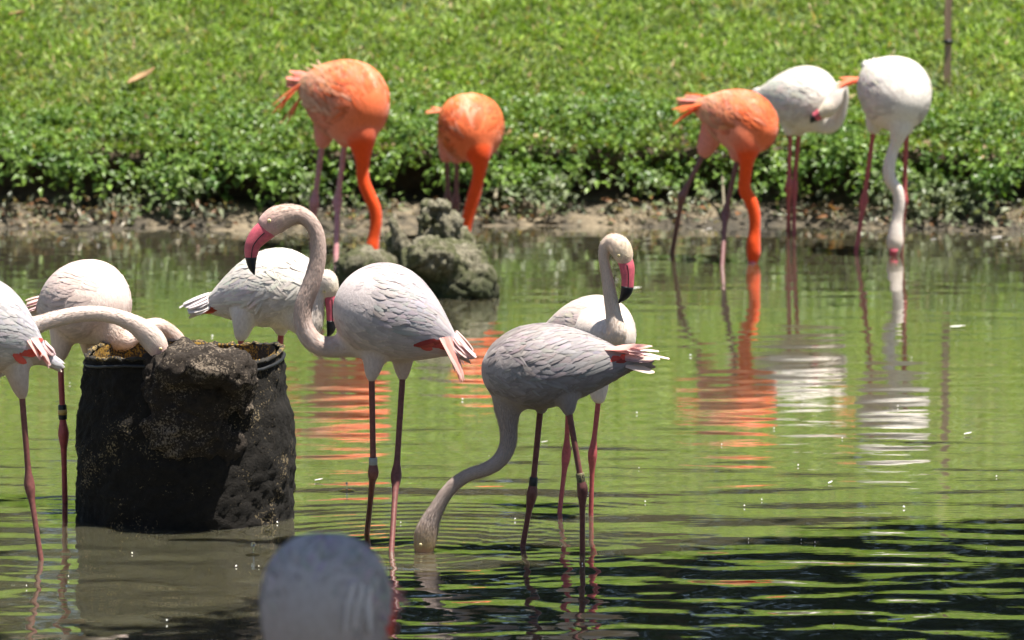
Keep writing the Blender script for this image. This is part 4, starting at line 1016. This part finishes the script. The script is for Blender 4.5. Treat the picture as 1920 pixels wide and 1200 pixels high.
# ------------------------------------------------------------------ drum
def build_drum():
    front = onwater(338, 994); k = mpp(front[1])
    R = 203 * k; cx, cy = front[0], front[1] + R
    root = empty('feeding_drum', (cx, cy, 0)); tag(root, 'black crusted feeding drum with a broken mud lump on its front', 'drum')
    zt = at(338, 682, cy - R * 0.92)[2]
    zs = np.array([-0.3, 0.0, 0.08, 0.2, 0.33, 0.42, 0.47, 0.5]) / 0.5 * zt
    rs = np.array([1.02, 1.02, 1.03, 1.035, 1.0, 0.955, 0.93, 0.925]) * R
    def wall(r_in, zlow, name, mat, amp, seed):
        nz, ns = 70, 180; V = []
        for i in range(nz):
            z = zlow + (zt - zlow) * i / (nz - 1); r0 = float(np.interp(z, zs, rs)) - r_in
            for j in range(ns):
                a = 2 * math.pi * j / ns
                p = (r0 * math.cos(a), r0 * math.sin(a), z)
                d = amp * fbm((p[0] + seed, p[1], p[2]), 9, 5) + amp * 0.7 * fbm((p[0] + seed, p[1], p[2]), 38, 3)
                edge = min(1.0, (zt - z) / 0.05 + 0.15)
                dip = 0.012 * math.sin(3 * a + 1) * (1 if i == nz - 1 else 0)
                V.append((cx + (r0 + d * edge) * math.cos(a), cy + (r0 + d * edge) * math.sin(a), z + dip))
        i, j = np.meshgrid(np.arange(nz - 1), np.arange(ns), indexing='ij')
        F = np.stack([i * ns + j, i * ns + (j + 1) % ns, (i + 1) * ns + (j + 1) % ns, (i + 1) * ns + j], -1).reshape(-1, 4)
        o = mesh_np(name, np.array(V), F, mat); reparent(o, root); return o
    wall(0.0, -0.3, 'shell', M['drum'], 0.011, 0)
    wall(0.022, zt - 0.30, 'inner_wall', M['drum_in'], 0.004, 5)
    # feed mash inside
    V, F = ellipsoid((cx, cy, zt - 0.24), (R * 0.93, R * 0.93, 0.03), nu=40, nv=10)
    o = mesh_np('feed_mash', V, F, M['drum_in']); reparent(o, root)
    # rubber rim and crusted top lip
    ns = 160; V = []; seg = 8
    def torus(name, Rm, a_r, z, mat, amp):
        V = []
        for j in range(ns):
            a = 2 * math.pi * j / ns
            for q in range(seg):
                b = 2 * math.pi * q / seg
                rr = Rm + a_r * math.cos(b); p = (rr * math.cos(a), rr * math.sin(a), z + a_r * math.sin(b) * 0.8)
                d = amp * fbm(p, 40, 4)
                V.append((cx + p[0] * (1 + d), cy + p[1] * (1 + d), p[2] + d * 0.5 + 0.012 * math.sin(3 * a + 1)))
        j, q = np.meshgrid(np.arange(ns), np.arange(seg), indexing='ij')
        F = np.stack([j * seg + q, ((j + 1) % ns) * seg + q, ((j + 1) % ns) * seg + (q + 1) % seg, j * seg + (q + 1) % seg], -1).reshape(-1, 4)
        o = mesh_np(name, np.array(V), F, mat); reparent(o, root)
    torus('lip', R * 0.92, 0.008, zt, M['drum_lip'], 0.02)
    torus('rim', R * 0.94, 0.0065, zt - 0.022, M['rim'], 0.004)
    # broken lump leaning on the front
    yb = cy - R
    parts = []
    def lump(px, py, dy, rx, ry, rz, ang=0):
        parts.append(ellipsoid(at(px, py, yb + dy), (rx * k, ry * k, rz * k), rot=rotm(0, ang, 0), nu=24, nv=16))
    lump(340, 688, 0.03, 54, 80, 46, 0.2); lump(390, 684, 0.0, 64, 84, 38); lump(440, 696, 0.02, 42, 70, 42); lump(310, 722, 0.07, 50, 66, 62, 0.4)
    lump(380, 740, 0.05, 88, 60, 55); lump(345, 800, 0.06, 84, 66, 80); lump(392, 850, 0.10, 72, 60, 110); lump(360, 920, 0.10, 90, 56, 90); lump(300, 690, 0.06, 26, 40, 26, 0.5); lump(455, 735, 0.10, 26, 40, 60)
    v, f = merge(parts); me = remesh(v, f, 0.009, 4)
    co = mesh_co(me); n = np.empty(len(me.vertices) * 3, np.float32); me.vertices.foreach_get('normal', n); n = n.reshape(-1, 3)
    d = np.array([0.022 * fbm(c, 9, 4) + 0.012 * fbm(c, 34, 4) for c in co])
    me.vertices.foreach_set('co', (co + n * d[:, None]).astype(np.float32).ravel()); me.update()
    me.polygons.foreach_set('use_smooth', np.ones(len(me.polygons), bool)); me.materials.clear(); me.materials.append(M['clump'])
    o = link(bpy.data.objects.new('mud_lump', me)); reparent(o, root)
build_drum()

# ------------------------------------------------------------------ rocks in the pond
def rock(name, label, parts_px, Y, amp=0.03, voxel=0.012, mat='rock', group='mossy rocks in the pond', cat='rock', seed=0):
    k = mpp(Y); parts = []
    for (px, py, dy, rx, ry, rz, ang) in parts_px:
        parts.append(ellipsoid(at(px, py, Y + dy), (rx * k, ry * k, rz * k), rot=rotm(0, ang, 0), nu=20, nv=14))
    v, f = merge(parts); me = remesh(v, f, voxel * 0.75, 2)
    co = mesh_co(me); n = np.empty(len(me.vertices) * 3, np.float32); me.vertices.foreach_get('normal', n); n = n.reshape(-1, 3)
    d = []
    for c in co:
        p = c + seed
        w_ = Vector(p) + 0.03 * Vector((mnoise.noise(Vector(p * 8)), mnoise.noise(Vector(p * 8 + 3)), mnoise.noise(Vector(p * 8 + 7))))
        w_ = Vector((w_.x, w_.y, w_.z * 0.6))
        v1, q1 = mnoise.voronoi(w_ * 7); v2, q2 = mnoise.voronoi(w_ * 19); r3 = fbm(p, 40, 5)
        h1 = mnoise.noise(q1[0] * 3.7 + Vector((1.3, 0.2, 5.1))); h2 = mnoise.noise(q2[0] * 2.9)
        d.append(amp * (1.1 * h1 + 0.5 * h2 - 0.9 * max(0, 0.14 - (v1[1] - v1[0])) * 4 + 0.3 * r3))
    co2 = co + n * np.array(d)[:, None]
    base = co.mean(0); base[2] = 0
    me.vertices.foreach_set('co', (co2 - base).astype(np.float32).ravel()); me.update()
    me.polygons.foreach_set('use_smooth', np.zeros(len(me.polygons), bool)); me.materials.clear(); me.materials.append(M[mat])
    me.polygons.foreach_set('use_smooth', np.ones(len(me.polygons), bool))
    o = link(bpy.data.objects.new(name, me)); o.location = tuple(base)
    tag(o, label, cat, group); return o
def build_rocks():
    Y = yw(560)
    rock('rock', 'large mossy rock standing in the pond behind the tall grey flamingo', [(845, 505, 0.15, 74, 70, 66, 0.1), (812, 482, 0.05, 54, 55, 42, 0.2), (872, 540, 0.1, 66, 60, 54, 0), (820, 560, 0.12, 50, 50, 45, 0), (905, 560, 0.2, 22, 30, 50, -0.45), (925, 572, 0.2, 12, 20, 34, -0.6), (790, 500, 0.2, 30, 40, 60, 0)], Y, 0.034, seed=1)
    rock('rock', 'tall pitted rock spire rising behind the large mossy rock', [(840, 430, 0.42, 34, 40, 46, -0.15), (850, 470, 0.45, 50, 45, 70, -0.25), (800, 400, 0.36, 14, 24, 26, 0.3), (832, 395, 0.40, 20, 26, 18, 0.1), (795, 440, 0.5, 16, 30, 60, 0.1), (872, 500, 0.45, 40, 40, 60, -0.3)], Y, 0.036, seed=2)
    rock('rock', 'thin pointed rock finger between the spire and the low dark rock', [(748, 440, 0.5, 10, 16, 36, -0.35), (758, 470, 0.5, 16, 20, 44, -0.3), (740, 470, 0.55, 11, 16, 34, -0.3), (760, 510, 0.5, 24, 24, 40, 0)], Y, 0.016, seed=3)
    rock('rock', 'low dark rock left of the mossy rocks in front of the orange neck', [(688, 500, 0.1, 50, 46, 40, 0.05), (655, 512, 0.1, 28, 36, 40, 0.2), (720, 498, 0.12, 32, 36, 26, 0.4), (680, 540, 0.1, 56, 46, 40, 0)], Y + 0.3, 0.030, seed=4)
    Yb = SHORE + 0.42
    rock('stone', 'flat pale stone lying under the overhanging bank on the left', [(392, 364, 0, 24, 18, 8, -0.1), (372, 368, 0, 14, 14, 7, 0.1)], Yb, 0.008, 0.008, cat='stone', group='stones under the bank')
    rock('stone', 'pale rounded stone under the creeper right of the middle', [(1148, 392, 0, 15, 13, 12, 0.2)], SHORE + 0.2, 0.008, 0.008, cat='stone', group='stones under the bank', seed=6)
    rock('stone', 'flat mud-coloured stone at the waterline right of the orange neck', [(1010, 402, 0.1, 42, 24, 24, 0), (1040, 415, 0, 24, 20, 12, 0), (985, 385, 0.1, 20, 20, 16, 0)], SHORE + 0.15, 0.012, 0.01, cat='stone', group='stones under the bank', seed=8, mat='ground')
build_rocks()

# ------------------------------------------------------------------ small things on the bank
def stick(name, label, pts, r0, mat='twig', cat='twig', group='twigs and roots on the bank'):
    P = np.array([at(p[0], p[1], SHORE + p[2]) for p in pts]); q = catmull(P, 5)
    base = q[0].copy()
    v, f = tube(q - base, np.linspace(r0, r0 * 0.6, len(q)), seg=8)
    o = mesh_np(name, v, f, M[mat]); o.location = tuple(base); tag(o, label, cat, group)
build_sticks = [
    ('leaning grey root by the flat stone, left one of a crossing pair', [(334, 418, 0.0), (318, 385, 0.12), (300, 356, 0.25), (294, 345, 0.32)], 0.011),
    ('upright grey root by the flat stone, right one of a crossing pair', [(336, 418, 0.0), (331, 385, 0.10), (338, 350, 0.2), (342, 322, 0.3)], 0.009),
    ('bent pale root at the foot of the bank below the left creeper', [(216, 405, 0.05), (212, 385, 0.12), (214, 368, 0.2), (205, 358, 0.25)], 0.008),
    ('forked pale root reaching into the water at the right', [(1763, 428, 0.0), (1762, 408, 0.05), (1750, 388, 0.12), (1738, 372, 0.18), (1732, 366, 0.2)], 0.011),
    ('short pale branch of the forked root at the right', [(1762, 408, 0.04), (1770, 396, 0.1), (1773, 388, 0.12)], 0.008),
    ('straight grey stick slanting down near the right edge', [(1866, 404, 0.05), (1848, 386, 0.15), (1828, 366, 0.3)], 0.008),
    ('curved pale root above the forked root at the right', [(1765, 368, 0.1), (1755, 352, 0.2), (1738, 345, 0.28), (1728, 352, 0.3)], 0.010),
    ('pale stem hanging beside the orange feeding flamingo', [(1358, 395, 0.1), (1356, 360, 0.2), (1354, 320, 0.3)], 0.007),
    ('pale root sticking out of the bank near the middle', [(928, 372, 0.1), (932, 356, 0.2), (940, 340, 0.3)], 0.009)]
for lab, pts, r0 in build_sticks: stick('root', lab, pts, r0, cat='root')

def build_stake():
    root = empty('stake', at(1777, 170, SHORE + 1.15)); tag(root, 'thin wooden stake with a dark tie at the upper right', 'stake')
    Yp = SHORE + 1.15; p0 = at(1776, 200, Yp); p1 = at(1779, -120, Yp); k = mpp(Yp); w = 6.5 * k
    V = []; F = []
    n = 14
    for i in range(n):
        c = p0 + (p1 - p0) * i / (n - 1)
        for (sx, sy) in ((-1, -.7), (1, -.7), (1, .7), (-1, .7)):
            V.append(c + np.array([sx * w + 0.0015 * math.sin(i * 1.7), sy * w, 0]))
    for i in range(n - 1):
        for j in range(4): F.append((i * 4 + j, i * 4 + (j + 1) % 4, i * 4 + 4 + (j + 1) % 4, i * 4 + 4 + j))
    F.append((3, 2, 1, 0)); F.append(tuple((n - 1) * 4 + j for j in range(4)))
    o = mesh_np('post', np.array(V), F, M['stake'], smooth=False); reparent(o, root)
    c = at(1778, 78, Yp)
    v, f = tube([c - [0, 0, 0.009], c + [0, 0, 0.009]], [w * 1.5, w * 1.5], seg=8); o = mesh_np('tie', v, f, M['band_black']); reparent(o, root)
build_stake()

def curled_leaf(label, px, py, D, l, w, az, tilt, mat='dead_leaf', name='dry_leaf', cat='leaf', group='dry leaves on the lawn'):
    c = at(px, py, SHORE + D); V = []; F = []; nu, nv = 9, 5
    prof = [0.05, 0.5, 0.85, 1, 1, 0.9, 0.7, 0.4, 0.05]
    R = rotm(0, -tilt, az)
    for i in range(nu):
        for j in range(nv):
            v_ = (j / (nv - 1) - 0.5) * 2; ww = w * prof[i] * v_
            p = np.array([(i / (nu - 1) - 0.5) * l, ww, 0.45 * w * v_ * v_ * prof[i] + 0.12 * l * ((i / (nu - 1) - 0.5) * 2) ** 2])
            V.append(R @ p)
    for i in range(nu - 1):
        for j in range(nv - 1): F.append((i * nv + j, (i + 1) * nv + j, (i + 1) * nv + j + 1, i * nv + j + 1))
    # thickness
    n0 = len(V); V = V + [q + np.array([0, 0, 0.0015]) for q in V]; F = F + [tuple(n0 + q for q in reversed(f)) for f in F]
    o = mesh_np(name, np.array(V), F, M[mat]); o.location = tuple(c); tag(o, label, cat, group)
curled_leaf('curled brown dry leaf on the lawn at the upper left', 268, 148, 1.16, 0.16, 0.042, 0.5, 0.45)
curled_leaf('small brown dry leaf right of the smaller orange flamingo', 955, 250, 0.62, 0.09, 0.02, 0.7, 0.7)
curled_leaf('pale dry leaf on the lawn near the top left corner', 32, 28, 2.1, 0.09, 0.03, 0.2, 0.2)

def water_feather(label, px, py, l, az):
    p = onwater(px, py); n = 9; V = []; F = []
    for i in range(n):
        u = i / (n - 1); w = l * 0.20 * math.sin(math.pi * min(1, u * 0.92 + 0.08)) ** 0.7
        for j in (-1, 0, 1):
            V.append((l * (u - 0.5) * math.cos(az) - j * w * math.sin(az), l * (u - 0.5) * math.sin(az) + j * w * math.cos(az), 0.004 + 0.003 * abs(j) + 0.004 * u * u))
    for i in range(n - 1):
        for j in range(2): F.append((i * 3 + j, i * 3 + 3 + j, i * 3 + 4 + j, i * 3 + 1 + j))
    o = mesh_np('loose_feather', np.array(V), F, M['white_quill']); o.location = (p[0], p[1], 0.0); tag(o, label, 'feather', 'loose feathers on the pond')
for lab, x, y, l, a in [('white feather floating beyond the bill of the cream flamingo', 1190, 543, 0.055, 0.1), ('white feather floating at the far right of the open water', 1796, 615, 0.06, 0.1), ('small fluffy white feather floating at the lower right', 1815, 816, 0.03, 0.5), ('tiny white feather floating between the legs of the banded grey flamingo', 1021, 832, 0.022, 0.2), ('fluffy white feather floating right of the drum', 598, 903, 0.028, 0.4), ('small feather floating right of the white reflections', 1557, 908, 0.022, 0.9),
        ('white feather lying by the waterline near the right edge', 1870, 448, 0.05, 0.3), ('white feather at the waterline under the leaf-covered left bank', 40, 415, 0.04, 0.6), ('tiny white speck of down below the left bank', 125, 450, 0.022, 0.2), ('tiny white feather by the far bank right of the middle', 1330, 432, 0.025, 0.4), ('white down floating in front of the far white flamingo', 1750, 452, 0.025, 0.2), ('small white feather floating in the shade at the bottom right', 1680, 1166, 0.05, 0.0)]:
    water_feather(lab, x, y, l, a)

def water_drop(label, px, py, h_px, r_px, base_py):
    """a splash jet: thin neck of water with a bead on top, standing on the surface"""
    p = onwater(px, base_py); k = mpp(p[1]); zt = (base_py - py) * k
    v1, f1 = ellipsoid((0, 0, zt), (r_px * k, r_px * k, r_px * k * 1.15), nu=12, nv=10)
    v2, f2 = tube([(0, 0, 0), (0, 0, zt * 0.3), (0.001, 0, zt * 0.7), (0, 0, zt)], np.array([2.2, 1.1, 0.8, 1.2]) * k, seg=8)
    v3, f3 = ellipsoid((0, 0, 0), (16 * k, 22 * k, 1.2 * k), nu=16, nv=6)
    v, f = merge([(v1, f1), (v2, f2), (v3, f3)])
    o = mesh_np('water_drop', v, f, M['drop']); o.location = tuple(p); tag(o, label, 'water drop', 'splashing water drops')
dm, dnt, db, dout = new_mat('clear_water'); db.inputs['Transmission Weight'].default_value = 1.0; db.inputs['Roughness'].default_value = 0.02; db.inputs['IOR'].default_value = 1.333
M['drop'] = dm
water_drop('bead of water jumping from the dark reflection below the drum', 475, 1020, 0, 4, 1040)
water_drop('tiny splash bead on the water right of the drum', 650, 906, 0, 2.2, 920)

def build_specks():
    r = np.random.default_rng(77); V = []; F = []
    for k in range(60):
        px, py = r.uniform(10, 1910), 440 + 740 * r.uniform(0, 1) ** 1.4
        p = onwater(px, py); a = r.uniform(0, 6.28); l = r.uniform(0.0015, 0.0045); w = l * r.uniform(0.3, 0.9); n0 = len(V)
        for (u_, v_, z_) in ((-1, 0, 0.003), (0, -1, 0.005), (1, 0, 0.004), (0, 1, 0.005), (0, 0, 0.009)):
            V.append((p[0] + l * u_ * math.cos(a) - w * v_ * math.sin(a), p[1] + l * u_ * math.sin(a) + w * v_ * math.cos(a), z_))
        F += [(n0, n0 + 1, n0 + 4), (n0 + 1, n0 + 2, n0 + 4), (n0 + 2, n0 + 3, n0 + 4), (n0 + 3, n0, n0 + 4)]
    o = mesh_np('floating_down', np.array(V), F, M['white_quill']); tag(o, 'tiny scattered bits of down and dust floating on the pond', 'specks', kind='stuff')
build_specks()
